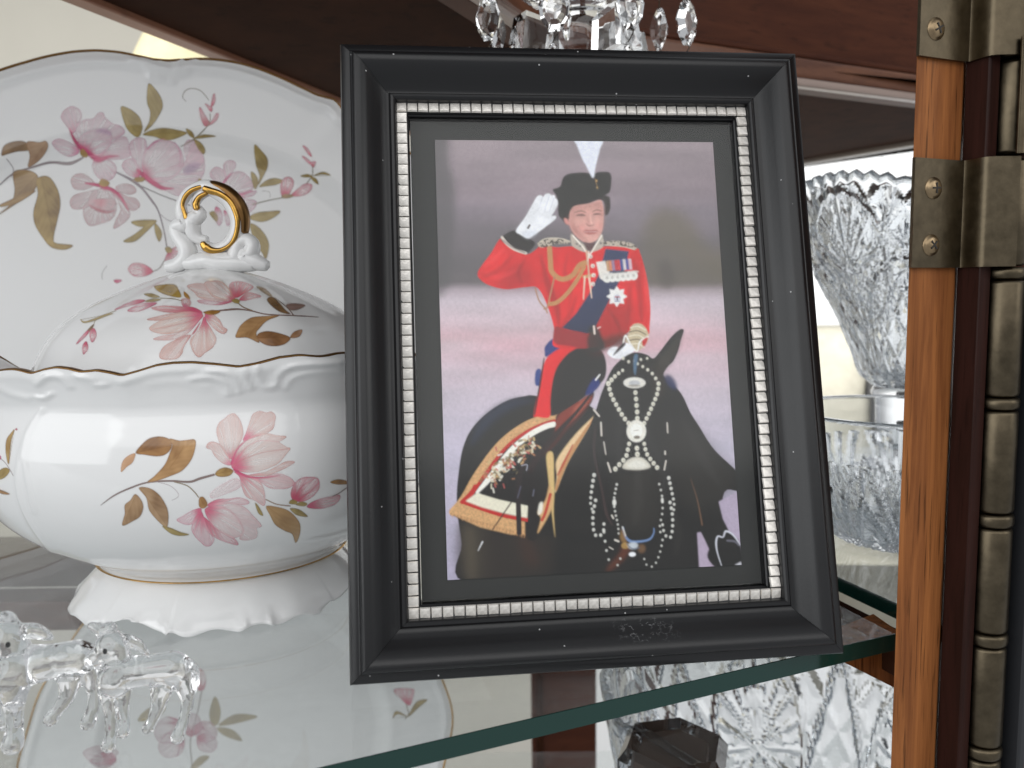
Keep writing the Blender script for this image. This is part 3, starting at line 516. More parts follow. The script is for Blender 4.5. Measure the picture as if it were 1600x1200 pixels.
PANE = sheet_glass('picture_glass', (.98, .985, .98), 1.30, .12)
EDGE = pbr('green_glass_edge', (.004, .036, .028), .12, spec=.6)
CRYS = crystal('lead_crystal')
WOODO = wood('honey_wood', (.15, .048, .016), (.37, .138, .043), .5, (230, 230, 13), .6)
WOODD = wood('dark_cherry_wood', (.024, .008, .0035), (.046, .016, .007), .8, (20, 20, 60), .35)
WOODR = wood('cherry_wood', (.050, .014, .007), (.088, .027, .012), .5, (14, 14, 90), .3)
BRASS = pbr('antique_brass', (.118, .095, .063), .35, metal=1., noise=.3, nscale=220, rvar=.1, bump=.1, bscale=500)
BLACK = pbr('black_lacquer', (.010, .010, .011), .30, spec=.42, nscale=28, rvar=.07, bump=.06, bscale=900)
def paint_print(k):
    c = Canvas(672, 208, 1170, 916, k)
    H, W = c.H, c.W
    X, Y = np.meshgrid(c.x0+(np.arange(W)+.5)/k, c.y0+(np.arange(H)+.5)/k)
    ys = [200, 300, 330, 380, 420, 440, 452, 470, 530, 600, 700, 920]
    cs = np.array([(158, 144, 150), (140, 126, 134), (138, 126, 136), (112, 104, 110), (100, 94, 98), (106, 98, 102), (176, 160, 170), (200, 186, 196), (202, 178, 186), (198, 184, 196), (192, 184, 202), (176, 168, 192)], float)
    base = np.stack([np.interp(Y, ys, cs[:, i]) for i in range(3)], -1)
    n = (vnoise(X*.012, Y*.07, 3)-.5)*14 + (vnoise(X*.006, Y*.03, 5)-.5)*12
    base = base + n[..., None]*np.array([1, .8, .9])
    pink = np.exp(-((Y-545)/40)**2)*vnoise(X*.01, Y*.05, 8)
    base = base + pink[..., None]*np.array([6, -10, -8])
    c.rgb[:] = srgb(np.clip(base, 0, 255)); c.a[:] = 1
    c.fill([(672, 200), (700, 200), (702, 250), (712, 300), (708, 380), (704, 442), (672, 446)], (84, 82, 84), .8, 6)
    c.fill([(1008, 345), (1030, 325), (1060, 328), (1085, 350), (1105, 385), (1170, 400), (1170, 440), (1100, 448), (1010, 446), (1000, 390)], (108, 99, 84), .75, 10)
    c.fill([(1028, 410), (1045, 408), (1055, 430), (1050, 448), (1034, 448)], (70, 62, 58), .5, 4)
    c.fill([(700, 330), (860, 340), (1000, 360), (1100, 420), (1100, 440), (700, 440)], (96, 90, 94), .35, 14)
    # hindquarters, neck and head of the dark horse
    BK = lambda X, Y: srgb((17, 14, 13))*(1+.8*(vnoise(X*.03, Y*.05, 4)-.3))[..., None]
    c.zoom(680, 440, .25)
    c.fill([(640, 716), (560, 716), (470, 735), (380, 780), (290, 850), (215, 940), (170, 1050), (148, 1180), (135, 1320), (140, 1460), (165, 1640), (190, 1880), (1000, 1880), (1050, 1200), (1000, 800)], BK)
    c.stroke([(600, 740), (480, 765), (380, 820), (290, 910), (230, 1010)], [4, 16, 18, 16, 4], (40, 48, 72), .6, 12)
    c.fill([(250, 1500), (330, 1560), (330, 1860), (210, 1860), (170, 1560)], (66, 58, 46), .5, 6)
    c.zoom(680, 640, .25)
    c.fill([(330, 760), (560, 790), (740, 800), (740, 880), (680, 1040), (180, 1060), (150, 700)], (44, 34, 28), .65, 7)
    c.fill([(180, 740), (250, 760), (262, 900), (255, 1050), (200, 1050)], (98, 88, 70), .4, 6)
    c.fill([(520, 780), (590, 800), (650, 960), (560, 960)], (64, 36, 26), .5, 6)
    # saddle cloth
    c.fill([(770, 28), (700, 36), (560, 90), (400, 210), (250, 400), (160, 570), (92, 655), (300, 745), (500, 790), (640, 775), (700, 680), (790, 480), (1000, 40), (920, 120)], (24, 19, 18), 1, .6, False)
    GO = lambda X, Y: srgb((206, 160, 112))*(.8+.4*vnoise(X*.6, Y*.6, 2))[..., None]
    c.stroke([(752, 40), (690, 52), (560, 105), (410, 220), (270, 405), (180, 560), (110, 640)], [10, 12, 13, 13, 13, 13, 12], GO, 1, .8)
    c.fill([(92, 650), (150, 585), (210, 600), (420, 670), (560, 700), (560, 785), (470, 780), (280, 735)], GO, 1, .8, False)
    c.stroke([(756, 70), (690, 85), (570, 140), (440, 240), (310, 410), (215, 550)], 5.2, (186, 34, 30), 1, .8)
    c.stroke([(170, 575), (280, 615), (430, 662), (590, 690)], 6.5, (186, 34, 30), 1, .8); c.stroke([(168, 578), (225, 520), (250, 480)], 6.5, (186, 34, 30), 1, .8)
    c.stroke([(740, 92), (680, 110), (580, 165), (470, 260), (360, 400), (270, 520)], 8.5, (240, 236, 228), 1, .8)
    c.fill([(190, 572), (260, 520), (400, 560), (580, 600), (575, 678), (430, 648), (290, 610)], (230, 224, 204), 1, .8, False)
    c.fill([(270, 522), (400, 562), (580, 600), (620, 520), (720, 300), (740, 110), (640, 150), (520, 250), (400, 400)], (22, 17, 17), 1, .6, False)
    c.stroke([(475, 580), (360, 748)], 2.2, (60, 40, 30), .9, .7, False)
    for i in range(46):
        t = i/45.; x = 100+t*460; y = 650+t*135; c.stroke([(x, y-4), (x-6+vnoise(i*1., 0., 1)*8, y+14+8*math.sin(i*2.1))], 1.2, (190, 140, 96) if i % 2 else (150, 104, 66), .8, .6, False)
    # embroidered crest: many small gold and pale flecks
    rs = np.random.RandomState(4)
    for i in range(150):
        t = rs.rand(); x = 330+t*270+rs.randn()*26; y = 440-t*225+rs.randn()*30
        w = 1-abs(t-.5); x += rs.randn()*22*w; y += rs.randn()*16*w
        col = [(196, 170, 122), (224, 214, 190), (176, 120, 84), (188, 92, 88), (230, 226, 216), (120, 104, 66)][rs.randint(6)]
        a = rs.rand()*6.28; L = 10+rs.rand()*18
        c.stroke([(x, y), (x+L*math.cos(a), y+L*math.sin(a))], 1.4+rs.rand()*2.2, col, .85, 1.0, False)
    # saddle flap, girth and straps
    c.zoom(680, 640, .25)
    c.fill([(760, 30), (860, -20), (985, -110), (975, -40), (900, 60), (820, 140), (745, 230), (640, 320), (590, 410), (600, 330), (720, 180), (755, 100)], (62, 24, 18), 1, .7)
    c.fill([(770, 40), (860, -30), (960, -90), (975, -60), (880, 50), (780, 140), (750, 150)], (128, 44, 30), 1, 1)
    c.fill([(870, -10), (930, -60), (960, -60), (900, 20), (850, 60)], (176, 88, 68), .7, 2)
    c.stroke([(985, -110), (880, 20), (760, 150), (620, 330), (590, 430)], [3, 5, 8, 10, 8], (36, 18, 18), 1, .8)
    c.stroke([(560, 340), (530, 400), (520, 560), (525, 770)], [4, 8, 8, 8], (34, 22, 24), 1, .8); c.stroke([(600, 420), (610, 600), (605, 790)], [14, 15, 15], (22, 15, 15), 1, .8)
    c.stroke([(540, 350), (575, 345), (570, 380)], 1.4, (170, 170, 185), .9, .7); c.stroke([(515, 550), (535, 480)], 1.6, (90, 90, 110), .9, .8)
    c.stroke([(610, 540), (618, 500)], 1.6, (110, 110, 130), .9, .8)
    c.fill([(1000, 40), (960, 70), (880, 150), (800, 250), (755, 330), (760, 420), (750, 520), (830, 330), (930, 160)], (226, 194, 150), 1, .8)
    c.stroke([(985, 60), (880, 220), (800, 360), (755, 500)], [2, 6, 7, 3], (190, 132, 84), .9, 1); c.stroke([(860, 220), (800, 340), (765, 410)], [2, 4, 2], (176, 50, 36), .8, 1)
    c.fill([(695, 285), (735, 270), (742, 400), (745, 520), (740, 640), (750, 800), (735, 700), (720, 560), (706, 420)], (214, 182, 124), 1, .7)
    c.fill([(715, 470), (690, 560), (640, 640), (660, 680), (640, 775), (720, 640), (735, 560)], (210, 166, 116), 1, .8); c.stroke([(720, 530), (690, 640), (668, 690)], 4.5, (186, 44, 34), .9, .9); c.fill([(650, 590), (672, 580), (668, 640), (642, 655)], (232, 226, 214), 1, .8)
    # skirt, trouser stripe and dark breeches
    c.zoom(680, 440, .25)
    c.fill([(745, 355), (690, 400), (684, 440), (700, 470), (820, 410), (830, 395)], (32, 52, 120), 1, .7); c.fill([(628, 560), (660, 550), (664, 640), (626, 645)], (40, 62, 130), 1, .7)
    c.fill([(800, 405), (890, 400), (1000, 405), (1060, 470), (1060, 600), (960, 700), (860, 770), (730, 840), (715, 760), (725, 640), (760, 520), (820, 440)], (22, 18, 18), 1, .6)
    c.fill([(720, 455), (800, 408), (900, 402), (830, 450), (765, 530), (735, 620), (720, 740), (715, 845), (640, 845), (615, 830), (650, 660), (665, 560), (690, 490)], (222, 28, 34), 1, .6)
    c.stroke([(680, 480), (655, 640), (620, 830)], [2, 3, 2], (20, 18, 24), .9, .8)
    c.fill([(1000, 600), (1030, 640), (990, 690), (940, 710), (960, 650)], (24, 40, 110), 1, 1); c.stroke([(1003, 615), (1028, 582)], 2.4, (228, 226, 226), 1, .7, False)
    # tunic
    c.zoom(680, 200, .25)
    RD = lambda X, Y: srgb((214, 30, 34))*(.86+.28*vnoise(X*.05, Y*.035, 6))[..., None]
    c.fill([(410, 690), (470, 740), (570, 790), (640, 750), (660, 730), (760, 745), (860, 740), (960, 770), (1060, 740), (1250, 750), (1280, 780), (1310, 880), (1330, 980), (1345, 1120), (1340, 1240), (1330, 1290), (1250, 1260), (1200, 1280), (1100, 1360), (1000, 1370), (750, 1370), (745, 1260), (700, 1110), (640, 1000), (560, 995), (440, 1008), (330, 980), (275, 940), (265, 905), (290, 860), (350, 780)], RD)
    c.fill([(640, 1000), (600, 900), (560, 860), (480, 860), (420, 920), (360, 985), (440, 1006), (560, 995)], (150, 24, 32), .45, 6)
    c.fill([(600, 880), (660, 960), (720, 1100), (750, 1200), (790, 1160), (740, 1000), (680, 900)], (150, 22, 28), .45, 7)
    c.fill([(1050, 1080), (1180, 1100), (1200, 1280), (1060, 1370), (980, 1370)], (140, 24, 22), .6, 7); c.fill([(1205, 1000), (1225, 1010), (1215, 1200), (1196, 1260)], (130, 20, 22), .6, 3)
    c.stroke([(300, 900), (400, 930), (520, 880)], [1, 8, 1], (236, 60, 64), .4, 5)
    for pts, w_, cl, o_ in (([(1225, 800), (1260, 900), (1280, 1050), (1290, 1200)], [2, 9, 9, 4], (150, 16, 22), .45), ([(1300, 860), (1322, 1000), (1332, 1150)], [1, 5, 2], (240, 84, 82), .4), ([(660, 800), (700, 960), (760, 1120), (770, 1230)], [3, 9, 9, 3], (142, 18, 24), .5), ([(830, 790), (810, 900), (850, 1000), (830, 1150)], [2, 7, 6, 2], (160, 18, 24), .4), ([(880, 1050), (850, 1150), (790, 1240)], [2, 7, 3], (150, 20, 26), .45), ([(480, 800), (430, 860), (380, 900), (300, 930)], [3, 8, 8, 3], (164, 20, 26), .45), ([(430, 760), (360, 820), (310, 870)], [2, 6, 2], (244, 78, 78), .35), ([(560, 830), (520, 900), (540, 970)], [2, 7, 2], (140, 18, 26), .5), ([(1080, 1130), (1130, 1200), (1160, 1280)], [2, 6, 2], (120, 18, 18), .5)):
        c.stroke(pts, w_, cl, o_, 5)
    # broad sash and waist belt
    NB = lambda X, Y: srgb((44, 54, 92))*(.8+.4*vnoise(X*.05, Y*.05, 9))[..., None]*np.clip(1.15-(Y-390)/220., .55, 1.2)[..., None]
    c.fill([(1065, 755), (1210, 770), (1190, 880), (1130, 1000), (1060, 1130), (990, 1270), (940, 1290), (790, 1250), (880, 1160), (960, 1040), (1020, 920)], NB, 1, .7, False)
    c.fill([(750, 1242), (820, 1262), (950, 1290), (950, 1375), (840, 1362), (745, 1340)], (150, 32, 38), 1, .8); c.fill([(1040, 1320), (1200, 1280), (1190, 1350), (1100, 1380), (1030, 1385)], (86, 34, 26), .9, 4)
    c.fill([(960, 1250), (1010, 1240), (1040, 1300), (1060, 1380), (960, 1400)], (32, 30, 28), .95, 2)
    c.stroke([(992, 1240), (996, 1285)], 3.2, (222, 206, 198), 1, .8, False); c.stroke([(1015, 1252), (1032, 1244)], 2, (226, 190, 186), 1, .8, False)
    # gold cords
    GC = lambda X, Y: srgb((186, 132, 84))*(.75+.55*(np.sin(X*1.6+Y*1.4) > 0))[..., None]
    c.stroke([(715, 750), (720, 830), (730, 900), (790, 945), (860, 920), (900, 860), (945, 840)], 8, GC, 1, .7)
    c.stroke([(930, 870), (880, 960), (820, 1040), (760, 1090), (715, 1100)], 6.5, GC, 1, .7); c.stroke([(745, 930), (720, 1040), (700, 1120), (680, 1130)], 2.4, (176, 126, 92), 1, .7); c.stroke([(625, 1000), (650, 1080), (690, 1130), (700, 1155)], 2.4, (168, 128, 104), 1, .7)
    c.stroke([(930, 930), (990, 920)], 5, (196, 146, 96), 1, .8, False); c.stroke([(935, 930), (926, 1070)], [3, 1.6], (226, 196, 176), 1, .7, False); c.stroke([(962, 930), (978, 1062)], [3.4, 1.6], (230, 204, 184), 1, .7, False)
    # cuff, white glove, raised hand
    c.fill([(430, 670), (500, 640), (580, 685), (625, 720), (600, 760), (565, 785), (490, 750), (415, 705)], (34, 28, 28), 1, .7)
    c.stroke([(418, 684), (450, 725), (500, 760), (566, 782)], 4.4, (206, 196, 186), 1, .7); c.stroke([(425, 700), (470, 738), (560, 780)], 1.2, (60, 50, 46), .9, .6)
    GL = lambda X, Y: srgb((238, 238, 244))*(.84+.2*vnoise(X*.09, Y*.09, 3))[..., None]
    c.fill([(505, 640), (560, 560), (600, 490), (635, 430), (660, 420), (675, 430), (690, 412), (715, 410), (725, 420), (745, 420), (752, 440), (768, 450), (765, 480), (740, 530), (725, 550), (752, 548), (750, 570), (700, 610), (660, 640), (615, 670), (580, 690), (530, 665)], GL, 1, .6)
    for a, b in (((672, 432), (640, 520)), ((712, 424), (680, 530)), ((742, 436), (712, 530))): c.stroke([a, b], [.9, .4], (176, 178, 194), .8, .7, False)
    c.stroke([(580, 625), (590, 608)], 3, (70, 56, 54), 1, .8, False); c.fill([(540, 655), (580, 690), (640, 655), (600, 640)], (206, 210, 224), .6, 2)
    # head: hair, face, dark hat with a white plume
    c.fill([(775, 480), (770, 540), (800, 580), (830, 600), (870, 500), (1040, 450), (1060, 540), (1085, 530), (1095, 470), (1060, 420), (830, 440)], (46, 38, 36), 1, .8)
    SK = lambda X, Y: srgb((212, 158, 150))*(.92+.14*vnoise(X*.12, Y*.12, 2))[..., None]
    c.fill([(805, 570), (815, 560), (840, 590), (835, 605), (815, 598)], (206, 140, 134), 1, .6)
    c.fill([(845, 500), (880, 480), (960, 470), (1030, 450), (1048, 480), (1054, 540), (1050, 610), (1038, 660), (1010, 700), (965, 718), (920, 708), (875, 672), (848, 630), (834, 580)], SK, 1, .6)
    c.fill([(840, 590), (880, 660), (930, 705), (965, 716), (930, 680), (880, 620)], (166, 104, 98), .5, 2.5); c.fill([(850, 500), (950, 478), (1030, 462), (1030, 490), (940, 500), (860, 520)], (150, 104, 98), .5, 2.5)
    c.fill([(900, 600), (930, 590), (930, 640), (900, 640)], (224, 132, 130), .35, 3); c.fill([(1010, 590), (1040, 590), (1035, 630), (1010, 625)], (224, 136, 132), .35, 3)
    c.stroke([(872, 528), (910, 518), (942, 528)], [1, 1.8, 1], (112, 78, 70), .9, .9); c.stroke([(985, 524), (1010, 512), (1038, 518)], [1, 1.8, 1], (112, 78, 70), .9, .9)
    c.stroke([(884, 547), (912, 543), (936, 547)], [1.4, 3.2, 1.4], (88, 68, 66), .9, 1.3); c.stroke([(990, 541), (1012, 537), (1034, 540)], [1.4, 3.0, 1.4], (88, 68, 66), .9, 1.3); c.fill([(870, 530), (940, 528), (946, 560), (876, 562)], (150, 100, 92), .3, 2.5); c.fill([(984, 524), (1040, 520), (1040, 552), (988, 556)], (150, 100, 92), .3, 2.5)
    c.stroke([(968, 540), (974, 580), (980, 602)], [.8, 1.6, 2], (232, 188, 176), .8, 1.4); c.stroke([(945, 598), (962, 612), (990, 604)], [1.2, 2, 1.2], (150, 92, 86), .8, 1.2)
    c.fill([(922, 645), (950, 637), (970, 641), (1000, 636), (1018, 644), (998, 660), (962, 664), (936, 656)], (166, 76, 76), .95, 1.1); c.stroke([(932, 648), (968, 650), (1008, 647)], 1.0, (226, 206, 200), .7, .9)
    c.stroke([(895, 612), (910, 640)], .9, (160, 106, 100), .6, 1, False)
    c.fill([(838, 540), (862, 520), (880, 620), (900, 680), (872, 668), (848, 628)], (158, 102, 94), .45, 3.5); c.fill([(1030, 480), (1054, 500), (1050, 600), (1030, 670), (1034, 560)], (176, 116, 106), .4, 3)
    c.fill([(940, 560), (958, 545), (962, 600), (946, 606)], (178, 120, 112), .4, 2); c.fill([(880, 575), (930, 572), (936, 600), (890, 606)], (230, 180, 168), .4, 3.5); c.fill([(1000, 570), (1036, 566), (1034, 596), (1004, 598)], (232, 184, 172), .4, 3.5)
    c.fill([(940, 680), (990, 678), (1000, 700), (960, 712)], (226, 176, 164), .45, 3); c.fill([(870, 500), (960, 485), (1030, 475), (1030, 505), (900, 520)], (196, 144, 134), .5, 3)
    for i in range(14): c.stroke([(790+i*5, 470+9*math.sin(i)), (800+i*3, 520+6*math.cos(i*1.7)), (812+i*2, 565)], [.8, 1.4, .6], (74, 60, 54) if i % 2 else (34, 28, 27), .5, 1)
    HT = lambda X, Y: srgb((30, 27, 25))*(.75+.6*vnoise(X*.09, Y*.09, 7))[..., None]
    c.fill([(735, 385), (780, 365), (800, 310), (840, 285), (920, 278), (990, 285), (1020, 275), (1080, 275), (1100, 300), (1100, 350), (1090, 400), (1060, 420), (1020, 440), (960, 470), (900, 480), (860, 495), (830, 540), (800, 560), (775, 540), (768, 470), (755, 420)], HT, 1, .8)
    c.dot(1008, 330, 1.6, (190, 150, 90)); c.dot(1013, 372, 1.3, (200, 170, 110)); c.stroke([(1000, 318), (1015, 380)], 1.2, (150, 116, 70), .8, .7, False)
    PL = lambda X, Y: srgb((232, 234, 246))*(.9+.12*vnoise(X*.5, Y*.08, 3))[..., None]
    c.fill([(978, 305), (945, 240), (915, 180), (890, 110), (878, 72), (1040, 72), (1030, 130), (1015, 190), (1000, 250), (992, 305)], PL, 1, .9)
    for i in range(60):
        a_ = -.75+1.05*i/59.; L_ = 215+14*math.sin(i*2.3); c.stroke([(984, 300), (984+L_*.5*math.sin(a_*.62), 300-L_*.52), (984+L_*math.sin(a_*.82)*.74, 300-L_*1.02)], [.8, 1.8, .7], (236, 238, 248) if i % 3 else (204, 206, 222), .5, .8)
    for i in range(40):
        t = i/39.; x = 860+t*60; y = 80+t*140; c.stroke([(x+40, y+10), (x+8, y-6+8*math.sin(i*1.7))], [1.4, .4], (224, 226, 240), .55, .8, False)
    # collar, shoulders, medals, star
    c.fill([(850, 660), (880, 690), (930, 730), (960, 770), (1000, 730), (1035, 665), (1050, 690), (1050, 740), (1000, 770), (930, 775), (860, 740), (848, 700)], (184, 172, 160), 1, .7)
    c.fill([(930, 715), (965, 722), (1000, 715), (965, 775)], (90, 60, 62), 1, .8); c.stroke([(860, 672), (920, 740), (962, 790), (1005, 730), (1040, 672)], 2.2, (232, 222, 214), 1, .7)
    for x, y in ((885, 725), (905, 738), (1035, 720)): c.dot(x, y, 2, (120, 112, 110))
    EP = lambda X, Y: srgb((150, 140, 128))*(.3+1.3*(vnoise(X*.5, Y*.5, 4) > .45))[..., None]
    c.fill([(640, 722), (680, 695), (760, 690), (840, 705), (835, 722), (760, 725), (690, 745), (655, 745)], EP, 1, .6); c.fill([(1055, 712), (1130, 705), (1210, 715), (1258, 740), (1245, 762), (1190, 745), (1060, 730)], EP, 1, .6)
    c.stroke([(642, 724), (690, 692), (780, 690), (840, 708)], 1.6, (206, 196, 180), .9, .7); c.stroke([(1060, 730), (1180, 742), (1246, 760)], 1.6, (200, 188, 174), .9, .7)
    for x, y in ((970, 803), (985, 862), (990, 920), (985, 975)): c.dot(x, y, 3.3, (226, 214, 206)); c.dot(x+2, y+3, 1.2, (150, 120, 116))
    c.stroke([(945, 770), (955, 850), (962, 930)], 3, (206, 164, 140), 1, .7); c.stroke([(960, 770), (955, 830)], 1.2, (236, 226, 216), 1, .6)
    c.fill([(1005, 838), (1060, 830), (1090, 900), (1060, 960), (1030, 940)], (224, 218, 212), 1, .6, False)
    for i, col in enumerate([(188, 148, 110), (206, 128, 90), (150, 120, 150), (190, 44, 54), (200, 52, 60), (62, 74, 140), (208, 200, 204), (70, 80, 150), (206, 178, 190)]):
        x = 1066+i*17.5; c.fill([(x, 830-i*1.6), (x+18, 829-i*1.6), (x+26, 893-i*1.2), (x+8, 895-i*1.2)], col, 1, .5, False)
    for i in range(6): c.dot(1075+i*33, 938-i*3, 6.6, (228, 226, 222), 7.2); c.dot(1075+i*33, 936-i*3, 2.6, (176, 172, 166), op=.7)
    c.fill([(1040, 910), (1100, 905), (1250, 892), (1256, 905), (1080, 925)], (216, 212, 208), .9, .8); c.stroke([(1110, 905), (1200, 898)], 1.6, (60, 60, 80), .8, .7, False)
    t = np.arange(16)/16*2*np.pi; r = np.where(np.arange(16) % 2, 44, 66); c.fill(np.c_[1135+np.sin(t)*r, 1053-np.cos(t)*r], (232, 230, 230), 1, .6, False)
    c.dot(1138, 1062, 5.5, (196, 196, 210)); c.stroke([(1126, 1056), (1150, 1056)], 1.6, (186, 50, 50), 1, .5, False); c.stroke([(1138, 1056), (1138, 1076)], 1.6, (60, 40, 60), 1, .5, False); c.stroke([(1122, 1084), (1156, 1084)], 1.2, (90, 100, 150), .8, .6, False)
    # lower sleeve cuff and gloved hand
    c.zoom(880, 440, .1875)
    c.fill([(580, 360), (640, 350), (690, 390), (712, 450), (700, 500), (650, 560), (610, 580), (560, 520), (520, 500), (550, 420)], (196, 180, 150), 1, .7)
    for i in range(5):
        y = 385+i*36; c.stroke([(560-i*8, y), (620, y-12), (690-i*4, y+20)], 1.7, (96, 84, 66) if i % 2 else (226, 218, 200), .9, .8)
    c.stroke([(500, 520), (520, 450), (560, 520), (615, 580), (640, 500), (705, 460)], 2.6, (232, 228, 224), 1, .7); c.fill([(660, 490), (705, 465), (690, 520), (665, 540)], (190, 34, 38), 1, .7)
    c.fill([(368, 595), (400, 550), (455, 545), (440, 580), (500, 540), (530, 510), (575, 545), (590, 580), (540, 610), (490, 640), (420, 638)], GL, 1, .7); c.fill([(440, 575), (500, 510), (515, 530), (440, 600), (415, 615)], (40, 34, 36), 1, .7)
    # neck, head, ears of the horse
    c.fill([(560, 600), (620, 590), (700, 610), (750, 640), (800, 590), (860, 510), (920, 440), (975, 398), (1003, 400), (1000, 430), (980, 490), (960, 570), (920, 660), (880, 700), (840, 760), (850, 800), (940, 880), (1000, 960), (1060, 1090), (1130, 1200), (1260, 1400), (1480, 1620), (1460, 1740), (1330, 1800), (1330, 2500), (100, 2500), (150, 1500), (280, 1050), (330, 900), (400, 740), (480, 650)], BK)
    c.fill([(800, 650), (880, 560), (960, 440), (985, 410), (960, 540), (900, 650), (850, 720)], (58, 52, 46), .8, 4); c.fill([(840, 790), (890, 780), (940, 840), (945, 900), (880, 870)], (36, 44, 86), .95, 2)
    c.fill([(780, 650), (840, 740), (840, 900), (800, 960), (760, 900)], (58, 46, 34), .5, 6)
    c.zoom(880, 640, .225)
    c.fill([(340, 420), (500, 430), (680, 420), (690, 640), (660, 800), (560, 880), (450, 880), (400, 820), (360, 640)], (34, 30, 27), .8, 8); c.fill([(440, 460), (600, 460), (600, 740), (520, 800), (440, 740)], (46, 42, 38), .5, 9)
    c.fill([(700, 150), (930, 140), (1060, 300), (1190, 440), (1190, 560), (1080, 640), (900, 700), (760, 500)], (40, 36, 32), .6, 12)
    c.fill([(1080, 640), (1150, 600), (1216, 570), (1240, 1090), (1150, 840), (1110, 760)], (176, 162, 184), 1, .7, False)
    c.fill([(930, 855), (955, 850), (990, 920), (1030, 1010), (1056, 1095), (945, 1100)], (176, 160, 182), 1, .7, False)
    c.fill([(1056, 1095), (1000, 1010), (1060, 900), (1130, 840), (1190, 880), (1230, 940), (1240, 1080), (1130, 1100)], BK, 1, .7)
    c.stroke([(1100, 1085), (1070, 990), (1062, 920), (1075, 880), (1110, 885), (1130, 845), (1180, 870), (1230, 940)], [1, 2, 3, 2.4, 2, 3.2, 2.6, 1.6], (206, 206, 218), .95, .8); c.stroke([(1140, 910), (1190, 915), (1220, 940)], 3, (110, 108, 122), .8, 1.6)
    c.fill([(1190, 1080), (1235, 1055), (1238, 1085)], (206, 204, 214), .9, .7, False)
    c.stroke([(885, 480), (930, 620), (965, 800)], [.6, 1.4, 2.4], (116, 84, 62), .85, 1)
    c.stroke([(920, 130), (800, 230), (740, 270)], [1, 4, 1], (24, 20, 18), .6, 3); c.stroke([(300, 170), (400, 270)], [1, 3, 1], (24, 20, 18), .5, 3)
    c.stroke([(225, 120), (215, 300), (270, 560), (300, 720), (340, 800)], [2, 3, 3.5, 5, 2], (60, 42, 42), .8, 2)
    c.fill([(420, 930), (390, 1000), (300, 1110), (330, 1115), (420, 1040), (470, 960)], (98, 46, 26), .8, 3)
    for pts, w_, cl, o_ in (([(560, 20), (600, 200), (700, 420), (690, 640)], [4, 12, 14, 4], (46, 44, 44), .5), ([(400, 60), (380, 260), (400, 420)], [3, 9, 3], (50, 48, 48), .45), ([(820, 60), (960, 320), (1080, 520)], [4, 16, 5], (50, 47, 46), .45), ([(520, 440), (520, 620), (500, 780)], [8, 18, 8], (54, 50, 48), .4), ([(760, 700), (800, 860), (780, 1000)], [4, 14, 5], (40, 36, 34), .5)):
        c.stroke(pts, w_, cl, o_, 9)
    # silver bridle: strings of beads
    SV = (222, 218, 206)
    def beads(pts, r0, r1, n, col=SV):
        p = spl(pts, False, 12); d = np.r_[0, np.cumsum(np.hypot(*np.diff(p, axis=0).T))]
        for i in range(n):
            q = d[-1]*i/(n-1); x = np.interp(q, d, p[:, 0]); y = np.interp(q, d, p[:, 1]); r = r0+(r1-r0)*i/max(n-1, 1)
            c.dot(x, y, r, col, r*1.15, blur=.45); c.dot(x+1.5, y+2.5, r*.45, (150, 142, 128), op=.7, blur=.5)
    c.zoom(880, 440, .1875)
    beads([(500, 640), (560, 672), (620, 655), (700, 640)], 2.2, 1.8, 5); beads([(620, 685), (690, 725), (750, 775), (795, 850)], 2.0, 2.6, 6); beads([(495, 740), (430, 790), (376, 850)], 2.2, 3.6, 5)
    beads([(376, 850), (400, 945), (450, 1040), (500, 1125), (545, 1180)], 3.2, 3.2, 9); beads([(795, 850), (785, 930), (745, 1030), (700, 1130), (675, 1180)], 3.0, 3.0, 9); beads([(602, 925), (608, 985), (612, 1035), (616, 1085), (618, 1140)], 3.2, 3.4, 5)
    c.fill([(590, 620), (622, 610), (615, 690), (602, 780), (586, 730)], (74, 104, 132), 1, .8)
    c.dot(594, 843, 17.5, (222, 218, 212), 8.6); c.dot(594, 846, 9, (176, 176, 184), 4.4, op=.8); c.dot(594, 868, 10, (120, 108, 92), 2, op=.6)
    c.zoom(880, 640, .225)
    c.dot(508, 150, 15.4, (226, 222, 214), 17.5); c.dot(508, 146, 9.5, (238, 236, 232), 11); c.dot(512, 192, 5, (120, 110, 98), 2.6); c.stroke([(490, 146), (525, 142)], 1.2, (150, 140, 130), .8, .7, False)
    beads([(458, 238), (447, 285), (435, 330), (400, 370), (362, 412)], 3.0, 3.4, 6); beads([(512, 268), (515, 310)], 3.4, 3.6, 2); beads([(563, 238), (575, 290), (595, 330), (652, 402)], 2.8, 3.2, 6)
    c.fill([(412, 405), (440, 355), (500, 330), (560, 340), (608, 395), (560, 415), (480, 418)], (206, 200, 188), 1, .8); c.fill([(440, 390), (500, 350), (560, 362), (580, 395), (510, 408)], (232, 228, 220), .8, 2)
    SP = (222, 220, 216)
    beads([(215, 455), (200, 540), (190, 640), (200, 690)], 2.8, 1.8, 7, SP); beads([(225, 630), (208, 720), (207, 800), (220, 865), (250, 880), (280, 840), (283, 795)], 2.4, 2.2, 10, SP); beads([(283, 850), (295, 945), (304, 995), (316, 1042)], 2, 1.6, 4, SP)
    beads([(733, 475), (752, 560), (770, 650), (768, 695)], 2.6, 1.8, 7, SP); beads([(742, 645), (757, 720), (760, 800), (750, 878), (725, 890), (700, 850), (690, 800)], 2.4, 1.9, 10, SP); beads([(690, 905), (680, 960), (668, 1005), (652, 1048), (625, 1088), (583, 1082), (563, 1038)], 1.5, 1.3, 8, SP)
    beads([(397, 1035), (378, 1080)], 1.5, 1.4, 2, SP)
